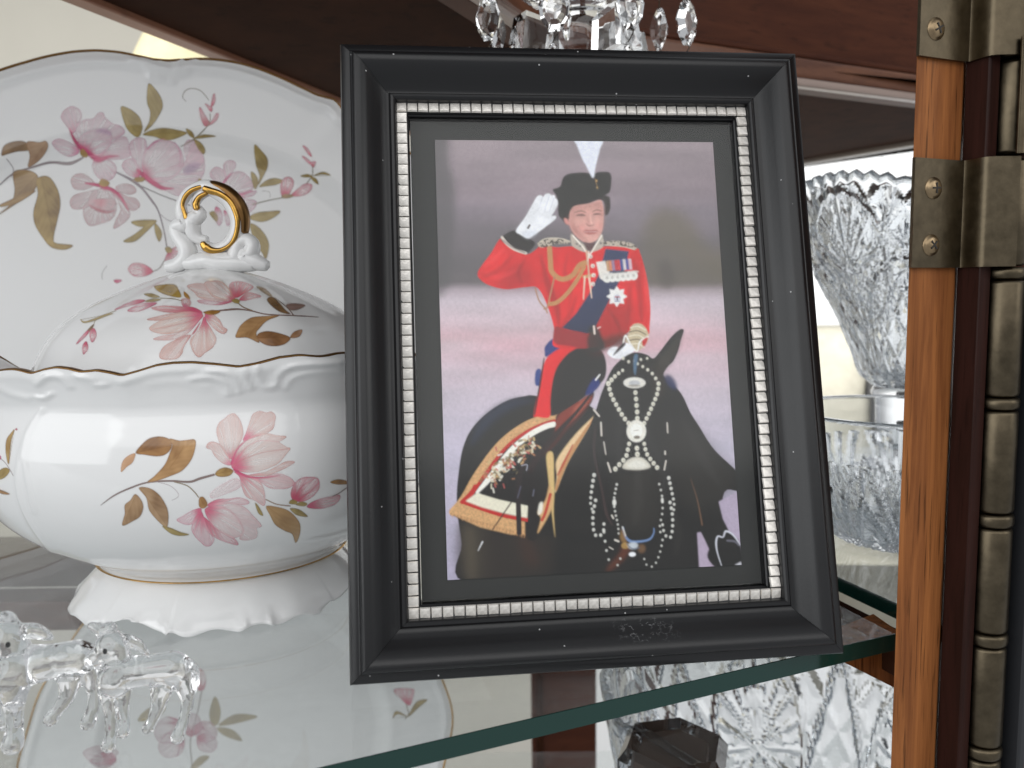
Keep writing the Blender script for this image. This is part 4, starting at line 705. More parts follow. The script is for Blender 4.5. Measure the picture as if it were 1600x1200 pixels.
    beads([(372, 520), (358, 590), (352, 650), (365, 730), (380, 800), (385, 860)], 1.8, 1.4, 12, SP); c.dot(355, 645, 3, SP, 5.5); beads([(667, 518), (682, 575), (690, 640), (688, 720), (672, 800), (675, 850)], 1.6, 1.5, 9, SP); c.dot(688, 630, 2, SP, 4.4)
    for a, b, w in (((262, 90), (266, 180), 2.6), ((282, 225), (296, 310), 1.6), ((310, 370), (330, 432), 2.6), ((722, 92), (726, 160), 2), ((708, 290), (708, 310), 2.4), ((714, 355), (702, 418), 2.2), ((212, 0), (250, 45), 2.6), ((338, 735), (348, 755), 2.6), ((320, 955), (346, 970), 1.6), ((360, 905), (384, 915), 3)):
        c.stroke([a, b], w, (214, 206, 198), .95, .7, False)
    c.stroke([(415, 820), (430, 880), (470, 915), (540, 915), (600, 900), (628, 860), (630, 825)], [3, 4, 4, 3.4, 3, 2, 1.6], (112, 138, 184), .95, 1.6); c.stroke([(412, 815), (432, 875)], 2, (226, 222, 214), .9, 1.2, False)
    c.fill([(395, 880), (410, 830), (430, 880), (440, 930), (410, 920)], (150, 112, 62), .8, 1.6); c.dot(430, 945, 6, (170, 134, 76), 5, op=.9); c.dot(485, 945, 8, (206, 212, 222), 5.5, op=.85, blur=1.2); c.dot(545, 965, 6, (116, 84, 56), 7, op=.8, blur=1.5); c.dot(480, 1005, 5.5, (236, 236, 242), 3.6); c.stroke([(440, 930), (480, 965), (530, 960)], 1.6, (90, 100, 120), .8, .8)
    c.zoom(680, 640, .25); c.stroke([(296, 826), (268, 882)], [2.2, 1], (226, 226, 230), .95, .7, False)
    for ch in range(3): c.rgb[..., ch] = blur2(c.rgb[..., ch], .55*k)
    g = 1+.10*(np.random.RandomState(3).rand(H, W)-.5)+.12*(vnoise(X*.35, Y*.35, 21)-.5)
    c.rgb *= g[..., None]
    return c
# ================================================================ setting: walls beyond the cabinet
CREAM = pbr('cream_wall', (.52, .498, .44), .7, noise=.05, nscale=3)
WHITEW = pbr('white_wall', (.82, .82, .81), .6)
def wall(name, a, b, z0, z1, mat):
    a, b = np.array(a), np.array(b); d = (b-a)/np.linalg.norm(b-a); n = np.array([-d[1], d[0]])*.05
    return tag(prism(name, [a, b, b+n, a+n], z0, z1, mat), kind='structure')
wall('wall_left', (-3.2, 1.9), (.12, 2.55), -1.6, 1.6, CREAM)
wr = wall('wall_right', (.12, 2.553), (3.4, 1.7), -1.6, 1.6, WHITEW)
for i in range(11):                                                   # upright boards on the white wall
    t0, t1 = i/11.+.0016, (i+1)/11.-.0016; A, B = np.array((.12, 2.553)), np.array((3.4, 1.7)); n = np.array([.853, 3.28]); n = -n/np.linalg.norm(n)*.008
    a, b = A+(B-A)*t0+n*.2, A+(B-A)*t1+n*.2
    prism('wall_board', [a, b, b+n, a+n], -1.5, 1.5, WHITEW, wr)
# table lamp with a pale shade, standing in the room behind
lp = at_y(272, 80, 1.75); LAMP = empty('table_lamp', (lp[0], 1.75, -.55)); tag(LAMP, 'pale cream fabric lamp shade seen beyond the platter, top left', 'lamp')
SHADE = pbr('lamp_shade_fabric', (.88, .80, .52), .8, noise=.08, nscale=60)
zt, zb = at_y(250, 22, 1.75)[2], at_y(250, 128, 1.75)[2]
lathe('lamp_shade', [(.062, zt), (.125, zb), (.121, zb), (.058, zt)], (lp[0]+.03, 1.75, 0), SHADE, LAMP, 40)
lathe('lamp_base', [(.0, -.55), (.09, -.55), (.09, -.53), (.03, -.51), (.05, -.3), (.07, -.18), (.03, -.05), (.012, 0.), (.012, zt-.02), (0, zt-.02)], (lp[0]+.03, 1.75, 0), PORC, LAMP, 32)
# white picture on the wall beside the lamp
q = at_y(318, 62, 1.7); CU = empty('white_jug', (q[0], 1.72, -.3)); tag(CU, 'white rounded china jug beside the cream lamp shade', 'jug')
zj = at_y(310, 95, 1.72)[2]
lathe('jug_body', [(0, -.3), (.03, -.3), (.032, zj-.06), (.05, zj-.02), (.055, zj+.02), (.04, zj+.05), (.034, zj+.056), (0, zj+.05)], (q[0]+.01, 1.72, 0), PORC, CU, 28)
tube('jug_handle', [(q[0]+.055, 1.72, zj+.035), (q[0]+.09, 1.72, zj+.02), (q[0]+.085, 1.72, zj-.02), (q[0]+.05, 1.72, zj-.025)], .006, PORC, CU)
# beige armchair beyond the right-hand glass
qa, qb = at_y(1200, 512, 1.5), at_y(1362, 512, 1.5)
AC = empty('armchair', (qa[0], 1.5, -.7)); tag(AC, 'beige upholstered armchair back seen behind the tall cut glass vase', 'armchair')
BEIGE = pbr('beige_fabric', (.36, .34, .275), .9, noise=.2, nscale=25)
def soft_box(name, lo, hi, r, mat, par):
    o = mesh(name, [(x, y, z) for x in (lo[0], hi[0]) for y in (lo[1], hi[1]) for z in (lo[2], hi[2])], [(0, 1, 3, 2), (4, 6, 7, 5), (0, 4, 5, 1), (2, 3, 7, 6), (0, 2, 6, 4), (1, 5, 7, 3)], mat, par)
    bm = bmesh.new(); bm.from_mesh(o.data); bmesh.ops.bevel(bm, geom=bm.edges[:], offset=r, segments=4, affect='EDGES', profile=.5); bm.to_mesh(o.data); bm.free(); return o
soft_box('backrest', (qa[0], 1.5, -.3), (qb[0], 1.62, qa[2]), .025, BEIGE, AC)
soft_box('seat', (qa[0], 1.12, -.42), (qb[0], 1.5, -.3), .03, BEIGE, AC)
soft_box('armrest', (qb[0]+.002, 1.12, -.42), (qb[0]+.09, 1.6, at_y(1362, 585, 1.5)[2]), .03, pbr('dark_grey_fabric', (.10, .10, .10), .9), AC)
# ================================================================ china cabinet
E1 = np.array([.918, .395]); E1 /= np.linalg.norm(E1); E2 = np.array([-E1[1], E1[0]])
CAB = empty('china_cabinet', (.13, .3, -.6)); tag(CAB, 'dark cherry wood display cabinet with honey coloured hinge stile and brass hinges', 'cabinet')
ZS = .29
MS0, MS1 = np.array((-.72, -.0762)), np.array((.1395, .2944))
def zp(pts, z=ZS): return [on_z(u, v, z)[:2] for u, v in pts]
Bm, Bc, Mr = zp([(600, -57), (838, 94), (1700, 199)])
Al, Ac, Rr = zp([(60, -41), (911, 309), (1700, 172)])
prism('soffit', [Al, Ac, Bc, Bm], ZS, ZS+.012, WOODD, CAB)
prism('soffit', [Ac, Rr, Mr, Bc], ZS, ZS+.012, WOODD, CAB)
def strip(name, a, b, w, z0, z1, mat, off=0., bev=.0008):
    a, b = np.array(a), np.array(b); d = (b-a)/np.linalg.norm(b-a); n = np.array([-d[1], d[0]])
    return prism(name, [a+n*off, b+n*off, b+n*(off+w), a+n*(off+w)], z0, z1, mat, CAB, bev)
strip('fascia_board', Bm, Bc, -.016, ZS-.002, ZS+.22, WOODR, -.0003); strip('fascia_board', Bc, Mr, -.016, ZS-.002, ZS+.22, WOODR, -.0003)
MOULD = wood('moulding_wood', (.10, .035, .018), (.19, .075, .036), .26, (14, 14, 90), .2)
PALE = pbr('worn_moulding', (.36, .27, .23), .3)
for P_, Q_ in ((Bm, Bc), (Bc, Mr)):
    strip('moulding', P_, Q_, -.007, ZS+.004, ZS+.020, MOULD, -.0166, .003); strip('moulding', P_, Q_, -.0045, ZS+.0205, ZS+.025, WOODR, -.0166, .0015)
    strip('moulding', P_, Q_, -.010, ZS-.003, ZS+.0035, PALE, -.0166, .0022)
prism('unseen_shade_panel', [MS0, MS1, MS1+E2*.26, MS0+E2*.40], .385, .40, WOODD, CAB)  # unseen panel added to keep light from above off the platter
LIP = wood('pale_edge_wood', (.30, .13, .075), (.42, .20, .12), .35, (14, 14, 60), .2)
strip('panel_edge', Al, Ac, .012, ZS-.004, ZS+.012, LIP, .0003, .001)
strip('panel_edge', Ac, Rr, .02, ZS-.005, ZS+.012, pbr('grey_brown_edge', (.16, .12, .09), .3), .0003, .004)
# rear corner post
ya = 1.02; pl_, pr_ = at_y(831, 1120, ya)[0], at_y(932, 1120, ya)[0]
prism('corner_post', [(pl_, ya), (pr_, ya), (pr_, ya+.05), (pl_, ya+.05)], -1.2, ZS-.001, WOODR, CAB, .003)
prism('post_bead', [(pl_+.006, ya-.006), (pl_+.014, ya-.006), (pl_+.014, ya-.0005), (pl_+.006, ya-.0005)], -1.2, ZS-.001, WOODD, CAB, .002)
# low wooden rail behind the tureen, seen under the shelf
q0, q1 = at_y(-260, 850, .62), at_y(330, 850, .62)
board('back_rail', (q0[0], .62, -.072), (q1[0], .62, -.072), .02, .034, WOODD, CAB); board('back_rail', (q0[0], .60, -.102), (q1[0], .60, -.102), .03, .022, WOODR, CAB)
# --- hinge stile at the right
def vline(px, y, py=600): return at_y(px, py, y)[:2]
S1 = vline(1413.5, .270); SB = np.array([.50, .866]); S2 = S1+E1*.0212; S3 = S2-E2*.0088
prism('hinge_stile', [S1, S2, S2+SB*.03, S1+SB*.03], -.35, .34, WOODO, CAB, .0007)
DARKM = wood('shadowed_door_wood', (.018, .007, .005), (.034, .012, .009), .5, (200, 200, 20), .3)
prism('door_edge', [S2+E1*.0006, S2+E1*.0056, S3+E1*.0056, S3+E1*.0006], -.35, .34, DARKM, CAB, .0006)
HB = vline(1561, .2755); HR = .0061
HG = empty('hinge', (HB[0], HB[1], .1)); HG.parent = CAB; HG.matrix_parent_inverse = wmat(CAB).inverted()
def zpix(py, y=.275, px=1500): return at_y(px, py, y)[2]
def plate(name, pts, z0, z1, th=.0012):
    p = spl(np.array(pts), False, 5); d = np.gradient(p, axis=0); d /= np.linalg.norm(d, axis=1)[:, None]; n = np.stack([d[:, 1], -d[:, 0]], -1)
    poly = list(p)+list((p+n*th)[::-1]); k = len(p)
    V = [(*q, z) for z in (z0, z1) for q in p]+[(*q, z) for z in (z0, z1) for q in p+n*th]; F = []
    for i in range(k-1): F += [(i, i+1, k+i+1, k+i), (2*k+i, 3*k+i, 3*k+i+1, 2*k+i+1), (i, 2*k+i, 2*k+i+1, i+1), (k+i, k+i+1, 3*k+i+1, 3*k+i)]
    F += [(0, k, 3*k, 2*k), (k-1, 3*k-1, 4*k-1, 2*k-1)]
    o = mesh(name, V, F, BRASS, HG, True)
    m_ = o.modifiers.new('edges', 'EDGE_SPLIT'); m_.split_angle = .7; return o
def screw(name, p, par, r=.0031, rot=.5):
    """cross head screw in the face of the hinge leaf; axis along the leaf normal"""
    nrm = np.array([E1[1], -E1[0], 0]); u = np.array([E1[0], E1[1], 0]); w = np.array([0, 0, 1.]); V = []; F = []; seg = 24
    P = np.array(p)
    prof = [(r*1.15, -.0003), (r*1.12, .0002), (r, .0002), (r*.96, .0006), (r*.7, .0010), (.0, .0013)]
    for rr, h in prof:
        for i in range(seg):
            a = 2*math.pi*i/seg; V.append(P+u*math.cos(a)*rr+w*math.sin(a)*rr+nrm*h)
    o = mesh(name, V, grid_faces(seg, len(prof)), pbr('screw_head', (.34, .25, .15), .33, metal=1., noise=.3, nscale=400), par)
    for k in range(2):                                            # the cross slot
        a = rot+k*math.pi/2; d = u*math.cos(a)+w*math.sin(a); e = np.cross(nrm, d)
        c = P+nrm*.00118; V2 = [c+d*i*r*.55+e*j*r*.09+nrm*h for h in (-.0004, .00016+.00002*k) for i, j in ((-1, -1), (1, -1), (1, 1), (-1, 1))]
        mesh('slot', V2, [(0, 1, 2, 3), (7, 6, 5, 4)]+[(i, (i+1) % 4, 4+(i+1) % 4, 4+i) for i in range(4)], SLOT, o, False)
    return o
SLOT = pbr('screw_slot', (.02, .016, .012), .6)
def knuckle(z0, z1, r=HR):
    g = .0004; lathe('knuckle', [(0, z0), (r-.0012, z0), (r-.0003, z0+.0005), (r, z0+.0013), (r, z1-.0013), (r-.0003, z1-.0005), (r-.0012, z1), (0, z1)], (*HB, 0), BRASS, HG, 48)
leafpts = [S1-E1*.0009-E2*.0006, S1+E1*.010-E2*.0006, S2-E1*.002-E2*.0008, S2+E1*.0006-E2*.0022, S3+E1*.0004-E2*.0, S3+E1*.0030-E2*.0022, HB-E2*HR*.86-E1*.003]
for (ya_, yb_, scr) in ((-60, 95, [(1463, 45, .5)]), (250, 418, [(1459, 294, 0.05), (1455, 383, .75)])):
    z0, z1 = zpix(yb_), zpix(ya_); lf = plate('hinge_leaf', leafpts, z0, z1)
    for (sx, sy, rt) in scr:
        d = ray(sx, sy); nn = np.array([E1[1], -E1[0], 0]); P0 = np.array([*(S1-E2*.0019), 0]); t = ((P0-CAM)@nn)/(d@nn); p = CAM+d*t
        screw('screw', p, HG, .0031, rt)
    knuckle(z0+.0002, z1-.0002)
plate('door_leaf', [HB-E2*(HR+.0006)-E1*.0052, HB-E2*(HR+.0008)-E1*.0042, HB-E2*(HR+.0008)+E1*.004, HB-E2*(HR+.0008)+E1*.018], zpix(247), zpix(70)); knuckle(zpix(247)+.0004, zpix(96)-.0004)
zz = [418, 438, 620, 640, 800, 822, 985, 1006, 1160, 1180, 1400]
for a_, b_ in zip(zz[:-1], zz[1:]): knuckle(zpix(b_)+.0001, zpix(a_)-.0001, HR if (b_-a_) > 40 else HR*1.045)
# the open door beyond the hinge
D1 = HB+E1*(HR+.0012)+E2*.002
prism('door_stile', [D1, D1+E1*.05, D1+E1*.05+E2*.02, D1+E2*.02], -.35, .34, WOODR, CAB, .001)
prism('door_seal', [D1-E2*.0105, D1+E1*.0035-E2*.0105, D1+E1*.0035-E2*.0006, D1-E2*.0006], -.35, zpix(430), pbr('black_rubber', (.016, .017, .02), .5), CAB, .0008)
# --- wooden divider rail between the two shelves and its bracket below the glass
ra, rb = on_z(1316, 941), on_z(1400, 983); dv = (rb-ra)[:2]; dv /= np.linalg.norm(dv); nv = np.array([-dv[1], dv[0]])
ga, gb = on_z(1315, 909), on_z(1403, 943)
Rn = rb[:2]+dv*.004; Rf = ra[:2]-dv*.25
wid = abs((ga[:2]-ra[:2])@nv); sg = 1. if (ga[:2]-ra[:2])@nv > 0 else -1.
# ================================================================ glass shelves
MS = [np.array((-.72, -.0762)), np.array((.1395, .2944))]                     # front edge of the main shelf
corner = MS[1]; back_r = ra[:2]-dv*.28
main_poly = [MS[0], corner-nv*sg*.0004, back_r, (-.72, .66)]
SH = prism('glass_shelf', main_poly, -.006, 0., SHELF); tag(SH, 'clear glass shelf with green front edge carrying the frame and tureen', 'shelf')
def edge_strip(a, b, par, th=.0006, z0=-.0061, z1=.0001):
    a, b = np.array(a), np.array(b); d = (b-a)/np.linalg.norm(b-a); n = np.array([d[1], -d[0]])
    return prism('polished_edge', [a+n*.0001, b+n*.0001, b+n*th, a+n*th], z0, z1, EDGE, par)
edge_strip(MS[0], corner, SH)
board('divider_rail', (*(Rn+nv*sg*(wid*.5+.0008)), -.014), (*(Rf+nv*sg*(wid*.5+.0008)), -.014), max(wid-.0024, .004), .012, WOODD, CAB)
g0, g1 = ga[:2]-dv*.22, gb[:2]+dv*.03
side_poly = [g1, g0, g0+nv*sg*.01+E1*.5, g1+E1*.5]
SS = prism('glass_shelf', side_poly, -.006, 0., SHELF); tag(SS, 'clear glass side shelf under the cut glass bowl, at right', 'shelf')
e0, e1 = (g0, g1) if sg < 0 else (g1, g0)
dd = (g1-g0)/np.linalg.norm(g1-g0); nn = -nv*sg
prism('polished_edge', [g0+nn*.0001, g1+nn*.0001, g1+nn*.0007, g0+nn*.0007], -.0061, .0001, EDGE, SS)
# bracket: honey wood under the front corner
b0, b1, b2, b3 = on_z(1262, 1012, -.0062), on_z(1404, 985, -.0062), on_z(1404, 1078, -.03), on_z(1303, 1027, -.0095)
V = [tuple(p) for p in (b3, b1+(0, 0, -.0004), (b2[0], b2[1], -.03))]; 
o3 = np.array([-.002, .018, 0])
V = [np.array(p)+k for k in ((0, 0, 0), o3) for p in V]
mesh('bracket', V, [(0, 1, 2), (5, 4, 3), (0, 3, 4, 1), (1, 4, 5, 2), (2, 5, 3, 0)], WOODO, CAB, False)
# lower glass shelf
LZ = -.30
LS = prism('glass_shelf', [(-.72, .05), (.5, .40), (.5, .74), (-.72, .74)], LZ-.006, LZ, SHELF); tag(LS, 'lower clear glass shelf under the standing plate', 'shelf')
# ================================================================ picture frame
FO = np.array([.0263, .2904, .106]); f1 = np.array([.9922, .1146, 0]); f1 /= np.linalg.norm(f1); f2 = np.array([-.024, .2173, .977]); f2 -= f1*(f1@f2); f2 /= np.linalg.norm(f2); f3 = np.cross(f1, f2)
FR = empty('picture_frame'); mw = Matrix.Identity(4)
for i in range(3): mw[i][0], mw[i][1], mw[i][2], mw[i][3] = f1[i], f2[i], f3[i], FO[i]
FR.matrix_world = mw; FR.matrix_basis = mw
tag(FR, 'black picture frame with silver beaded inner edge holding a photograph of a saluting rider', 'picture frame')
LOCAL[0] = True
HX, HY, CY, CX = .0818, .1064, .0002, -.0008
prof = [(0, -.0095), (0, .0078), (.0005, .0092), (.0014, .0098), (.0030, .0099), (.0035, .0102), (.0037, .0112), (.0045, .0120), (.0056, .0122), (.0072, .0117), (.0090, .0104), (.0108, .0086), (.0126, .0068), (.0142, .0056), (.0154, .0052), (.0160, .0052), (.0162, .0062), (.0168, .0068), (.0176, .0069), (.0182, .0065), (.0185, .0058), (.0186, .0042), (.0222, .0032), (.0223, .0024), (.0228, .0020), (.0229, .0002), (.0229, -.0095)]
def rail(side):
    V = []; k = len(prof); g = .00006
    for e in (-1, 1):
        for t, d in prof:
            x, y = HX-t, HY-t
            V.append({'top': (e*(x-g)+CX, y+CY, d), 'bottom': (e*(x-g)+CX, -y+CY, d), 'left': (-x+CX, e*(y-g)+CY, d), 'right': (x+CX, e*(y-g)+CY, d)}[side])
    F = [(i, (i+1) % k, k+(i+1) % k, k+i) for i in range(k)]+[tuple(range(k)), tuple(range(2*k-1, k-1, -1))]
    o = mesh('frame_rail', V, F, BLACK, FR, True)
    md = o.modifiers.new('edges', 'EDGE_SPLIT'); md.split_angle = .62; return o
BLACK2 = BLACK
def scuffed():
    """black lacquer with a patch of fine pale scratches and dust"""
    mt = BLACK.copy(); mt.name = 'scuffed_black_lacquer'; nt = mt.node_tree; L = nt.links.new; b = [n for n in nt.nodes if n.type == 'BSDF_PRINCIPLED'][0]
    tc = N(nt, 'TexCoord'); mp = N(nt, 'Mapping'); mp.inputs['Scale'].default_value = (260, 420, 100); L(tc.outputs['Object'], mp.inputs[0])
    v = N(nt, 'TexVoronoi', feature='DISTANCE_TO_EDGE', Scale=1.6); 
    nz = N(nt, 'TexNoise', Scale=3., Detail=3.); L(mp.outputs[0], nz.inputs['Vector']); ad = N(nt, 'MixRGB', blend_type='ADD'); ad.inputs[0].default_value = .9; L(mp.outputs[0], ad.inputs[1]); L(nz.outputs['Color'], ad.inputs[2]); L(ad.outputs[0], v.inputs['Vector'])
    lt = N(nt, 'MapRange'); lt.inputs[1].default_value = .03; lt.inputs[2].default_value = .0; L(v.outputs['Distance'], lt.inputs[0])
    sx = N(nt, 'SeparateXYZ'); L(tc.outputs['Object'], sx.inputs[0])
    def bell(sock, c, w):
        s_ = N(nt, 'Math', operation='SUBTRACT'); L(sock, s_.inputs[0]); s_.inputs[1].default_value = c; a_ = N(nt, 'Math', operation='ABSOLUTE'); L(s_.outputs[0], a_.inputs[0])
        r_ = N(nt, 'MapRange'); r_.inputs[1].default_value = w; r_.inputs[2].default_value = w*.3; L(a_.outputs[0], r_.inputs[0]); return r_.outputs[0]
    m1 = N(nt, 'Math', operation='MULTIPLY'); L(bell(sx.outputs[0], .0135, .012), m1.inputs[0]); L(bell(sx.outputs[1], -.0945, .0040), m1.inputs[1])
    n2 = N(nt, 'TexNoise', Scale=420., Detail=2.); L(tc.outputs['Object'], n2.inputs['Vector']); r2 = N(nt, 'MapRange'); r2.inputs[1].default_value = .48; r2.inputs[2].default_value = .56; L(n2.outputs[0], r2.inputs[0])
    m2 = N(nt, 'Math', operation='MULTIPLY'); L(m1.outputs[0], m2.inputs[0]); L(lt.outputs[0], m2.inputs[1]); m3 = N(nt, 'Math', operation='MULTIPLY'); L(m2.outputs[0], m3.inputs[0]); L(r2.outputs[0], m3.inputs[1])
    mx = N(nt, 'MixRGB'); L(m3.outputs[0], mx.inputs[0]); mx.inputs[1].default_value = (.013, .013, .014, 1); mx.inputs[2].default_value = (.35, .35, .36, 1); L(mx.outputs[0], b.inputs['Base Color']); return mt
def dust(mt):
    """a few pale dust specks on the lacquer"""
    nt = mt.node_tree; L = nt.links.new; b = [n for n in nt.nodes if n.type == 'BSDF_PRINCIPLED'][0]; tc = N(nt, 'TexCoord'); v = N(nt, 'TexVoronoi', Scale=420.); L(tc.outputs['Object'], v.inputs['Vector'])
    a_ = N(nt, 'Math', operation='LESS_THAN'); a_.inputs[1].default_value = .12; L(v.outputs['Distance'], a_.inputs[0]); sp = N(nt, 'SeparateXYZ'); L(v.outputs['Color'], sp.inputs[0]); g = N(nt, 'Math', operation='GREATER_THAN'); g.inputs[1].default_value = .955; L(sp.outputs[0], g.inputs[0])
    m_ = N(nt, 'Math', operation='MULTIPLY'); L(a_.outputs[0], m_.inputs[0]); L(g.outputs[0], m_.inputs[1]); mx = N(nt, 'MixRGB'); L(m_.outputs[0], mx.inputs[0]); mx.inputs[2].default_value = (.4, .4, .4, 1)
    if b.inputs['Base Color'].is_linked: L(b.inputs['Base Color'].links[0].from_socket, mx.inputs[1])
    else: mx.inputs[1].default_value = b.inputs['Base Color'].default_value
    L(mx.outputs[0], b.inputs['Base Color'])
RAILS = {s: rail(s) for s in ('top', 'bottom', 'left', 'right')}
SCUF = scuffed(); RAILS['bottom'].data.materials[0] = SCUF; dust(BLACK); dust(SCUF)
SILV = pbr('silver_leaf', (.90, .86, .80), .36, metal=.4, noise=.22, nscale=500, bump=.3, bscale=1500, rvar=.1)
pit = .00372; w = .00174; dpt = .00180
bv = [(-w, -dpt, 0), (w, -dpt, 0), (w, dpt, 0), (-w, dpt, 0), (-w*.9, -dpt*.9, .0007), (w*.9, -dpt*.9, .0007), (w*.9, dpt*.9, .0007), (-w*.9, dpt*.9, .0007), (0, 0, .00088)]
bead_me = bpy.data.meshes.new('silver_bead'); bead_me.from_pydata(bv, [], [(0, 1, 5, 4), (1, 2, 6, 5), (2, 3, 7, 6), (3, 0, 4, 7), (4, 5, 8), (5, 6, 8), (6, 7, 8), (7, 4, 8), (3, 2, 1, 0)]); bead_me.materials.append(SILV)
slope = math.atan2(.0010, .0038)
def bead(side, s):
    o = bpy.data.objects.new('silver_bead', bead_me); COL.objects.link(o); o.parent = RAILS[side]
    t = .0204; d = .0038; j = random.uniform
    if side in ('top', 'bottom'):
        e = 1 if side == 'top' else -1; o.location = (s+CX, e*(HY-t)+CY, d); o.rotation_euler = (slope*e*-1+j(-.05, .05), j(-.05, .05), j(-.012, .012))
    else:
        e = 1 if side == 'right' else -1; o.location = (e*(HX-t)+CX, s+CY, d); o.rotation_euler = (j(-.05, .05), slope*e+j(-.05, .05), math.pi/2+j(-.012, .012))
TB = .0204; nx = round(2*(HX-TB)/pit)+1; ny = round(2*(HY-TB)/pit)+1; px_, py_ = 2*(HX-TB)/(nx-1), 2*(HY-TB)/(ny-1)
for i in range(nx):
    s = (i-(nx-1)/2)*px_
    for sd in ('top', 'bottom'): bead(sd, s)
for i in range(ny):
    s = (i-(ny-1)/2)*py_
    if i in (0, ny-1): continue
    for sd in ('left', 'right'): bead(sd, s)
def slab(name, hx, hy, z0, z1, mat, cy=CY):
    V = [(x+CX, y+cy, z) for z in (z0, z1) for x, y in ((-hx, -hy), (hx, -hy), (hx, hy), (-hx, hy))]
    return mesh(name, V, [(3, 2, 1, 0), (4, 5, 6, 7)]+[(i, (i+1) % 4, 4+(i+1) % 4, 4+i) for i in range(4)], mat, FR, False)
slab('mat_board', .0586, .0829, -.0030, -.0006, pbr('black_mat_board', (.034, .034, .033), .8), CY)
slab('glass_pane', .0586, .0829, .0006, .0017, PANE)
slab('backing_board', .0586, .0829, -.0085, -.0034, pbr('backing_card', (.05, .05, .05), .9))
# the print itself: flat paper, colour held per texel
cvp = paint_print(1.4); PW, PH = .0508, .0762; gx, gy = 400, 600
xs = np.linspace(-PW, PW, gx); ys = np.linspace(PH, -PH, gy); gX, gY = np.meshgrid(xs, ys)
P3 = FO+gX[..., None]*f1+gY[..., None]*f2+f3*0.; uv = proj(P3); iu = (uv[..., 0]-cvp.x0)*cvp.k-.5; iv = (uv[..., 1]-cvp.y0)*cvp.k-.5
i0 = np.clip(np.floor(iu).astype(int), 0, cvp.W-2); j0 = np.clip(np.floor(iv).astype(int), 0, cvp.H-2); fu = np.clip(iu-i0, 0, 1)[..., None]; fv = np.clip(iv-j0, 0, 1)[..., None]
col = (cvp.rgb[j0, i0]*(1-fu)+cvp.rgb[j0, i0+1]*fu)*(1-fv)+(cvp.rgb[j0+1, i0]*(1-fu)+cvp.rgb[j0+1, i0+1]*fu)*fv
me = bpy.data.meshes.new('photograph_print'); V = np.stack([gX, gY, np.zeros_like(gX)], -1).reshape(-1, 3)
ii = np.arange(gx*gy).reshape(gy, gx); Fq = np.stack([ii[:-1, :-1], ii[1:, :-1], ii[1:, 1:], ii[:-1, 1:]], -1).reshape(-1, 4)
me.from_pydata(V.tolist(), [], Fq.tolist()); me.update()
at = me.color_attributes.new('paint', 'FLOAT_COLOR', 'POINT'); at.data.foreach_set('color', np.concatenate([col, np.ones(col.shape[:2]+(1,))], -1).astype(np.float32).ravel())
PRT = link('photograph_print', me, painted('photo_paper', .45, PRINT_GAIN, False), FR); PRT['label'] = 'colour photograph of a saluting rider in a red tunic on a black horse'
V = [(x, y, z) for z in (-.0004, -.0001) for x, y in ((-PW, -PH), (PW, -PH), (PW, PH), (-PW, PH))]
mesh('photo_paper_back', V, [(3, 2, 1, 0), (4, 5, 6, 7)]+[(i, (i+1) % 4, 4+(i+1) % 4, 4+i) for i in range(4)], pbr('white_paper', (.8, .8, .8), .6), FR, False)
# easel strut at the back, reaching the shelf
top = np.array([0, .045, -.0098]); 
ez = lambda y, z: FO[2]+f2[2]*y+f3[2]*z
zz_ = -.085; yy_ = -(FO[2]+f3[2]*zz_-.0012)/f2[2]
board('easel_strut', top, (0, yy_, zz_), .05, .0022, pbr('black_easel_card', (.02, .02, .02), .85), FR, (0, .6, -.8), .0003)
LOCAL[0] = False
# ================================================================ soup tureen
TC = np.array([-.127, .357]); OV = (1.06, .98)                    # centre and oval stretch
TU = empty('soup_tureen', (TC[0], TC[1], 0)); tag(TU, 'white porcelain soup tureen painted with pink magnolias, gilt scalloped rim', 'tureen')
def cyl_hit(u, v, r):
    """angle and height where the ray of a photo pixel meets the upright oval of radius r round the tureen axis"""
    d = ray(u, v); ox, oy = (CAM[0]-TC[0])/OV[0], (CAM[1]-TC[1])/OV[1]; dx, dy = d[0]/OV[0], d[1]/OV[1]
    a = dx*dx+dy*dy; b = 2*(ox*dx+oy*dy); c = ox*ox+oy*oy-r*r; q = b*b-4*a*c
    if q < 0: return None
    t = (-b-math.sqrt(q))/(2*a); p = CAM+d*t; return math.atan2((p[1]-TC[1])/OV[1], (p[0]-TC[0])/OV[0]), p[2]
RR = .0935
rimpx = [(0, 577), (20, 578), (49, 584), (68, 578), (87, 574.5), (106, 577), (126, 582), (150, 579.5), (170, 583), (190, 587.5), (215, 581), (245, 571.5), (270, 568), (300, 567), (338, 570), (374, 574), (402, 569), (437, 559.5), (465, 556), (490, 555.5), (525, 559)]
hits = [h for h in (cyl_hit(u, v, RR) for u, v in rimpx) if h]
hits = [(a+2*math.pi if a > 0 else a, z) for a, z in hits] if False else hits
th = np.array([h[0] for h in hits]); zz = np.array([h[1] for h in hits]); o_ = np.argsort(th); th, zz = th[o_], zz[o_]
ZR = zz.mean()
def rim_z(t):
    t = (t+math.pi) % (2*math.pi)-math.pi
    gen = ZR+.0016*math.cos(8*t+.6)+.0008*math.cos(16*t)-.0175*float(sstep(-.15, .55, math.sin(t)))
    if th[0] <= t <= th[-1]:
        k = min((t-th[0])/.12, (th[-1]-t)/.12, 1.); return gen*(1-k)+float(np.interp(t, th, zz))*k
    return gen
prof = [(.0475, .0168), (.0490, .0195), (.0540, .0230), (.0620, .0272), (.0705, .0328), (.0785, .0400), (.0845, .0480), (.0885, .0560), (.0908, .0640), (.0914, .0715), (.0906, .0780), (.0890, .0830), (.0878, .0866), (.0876, .0892), (.0886, .0915), (.0900, .0940), (.0916, .0965), (.0930, .0985), (RR, .1003)]
pz = np.array(prof); 
nt_ = 480
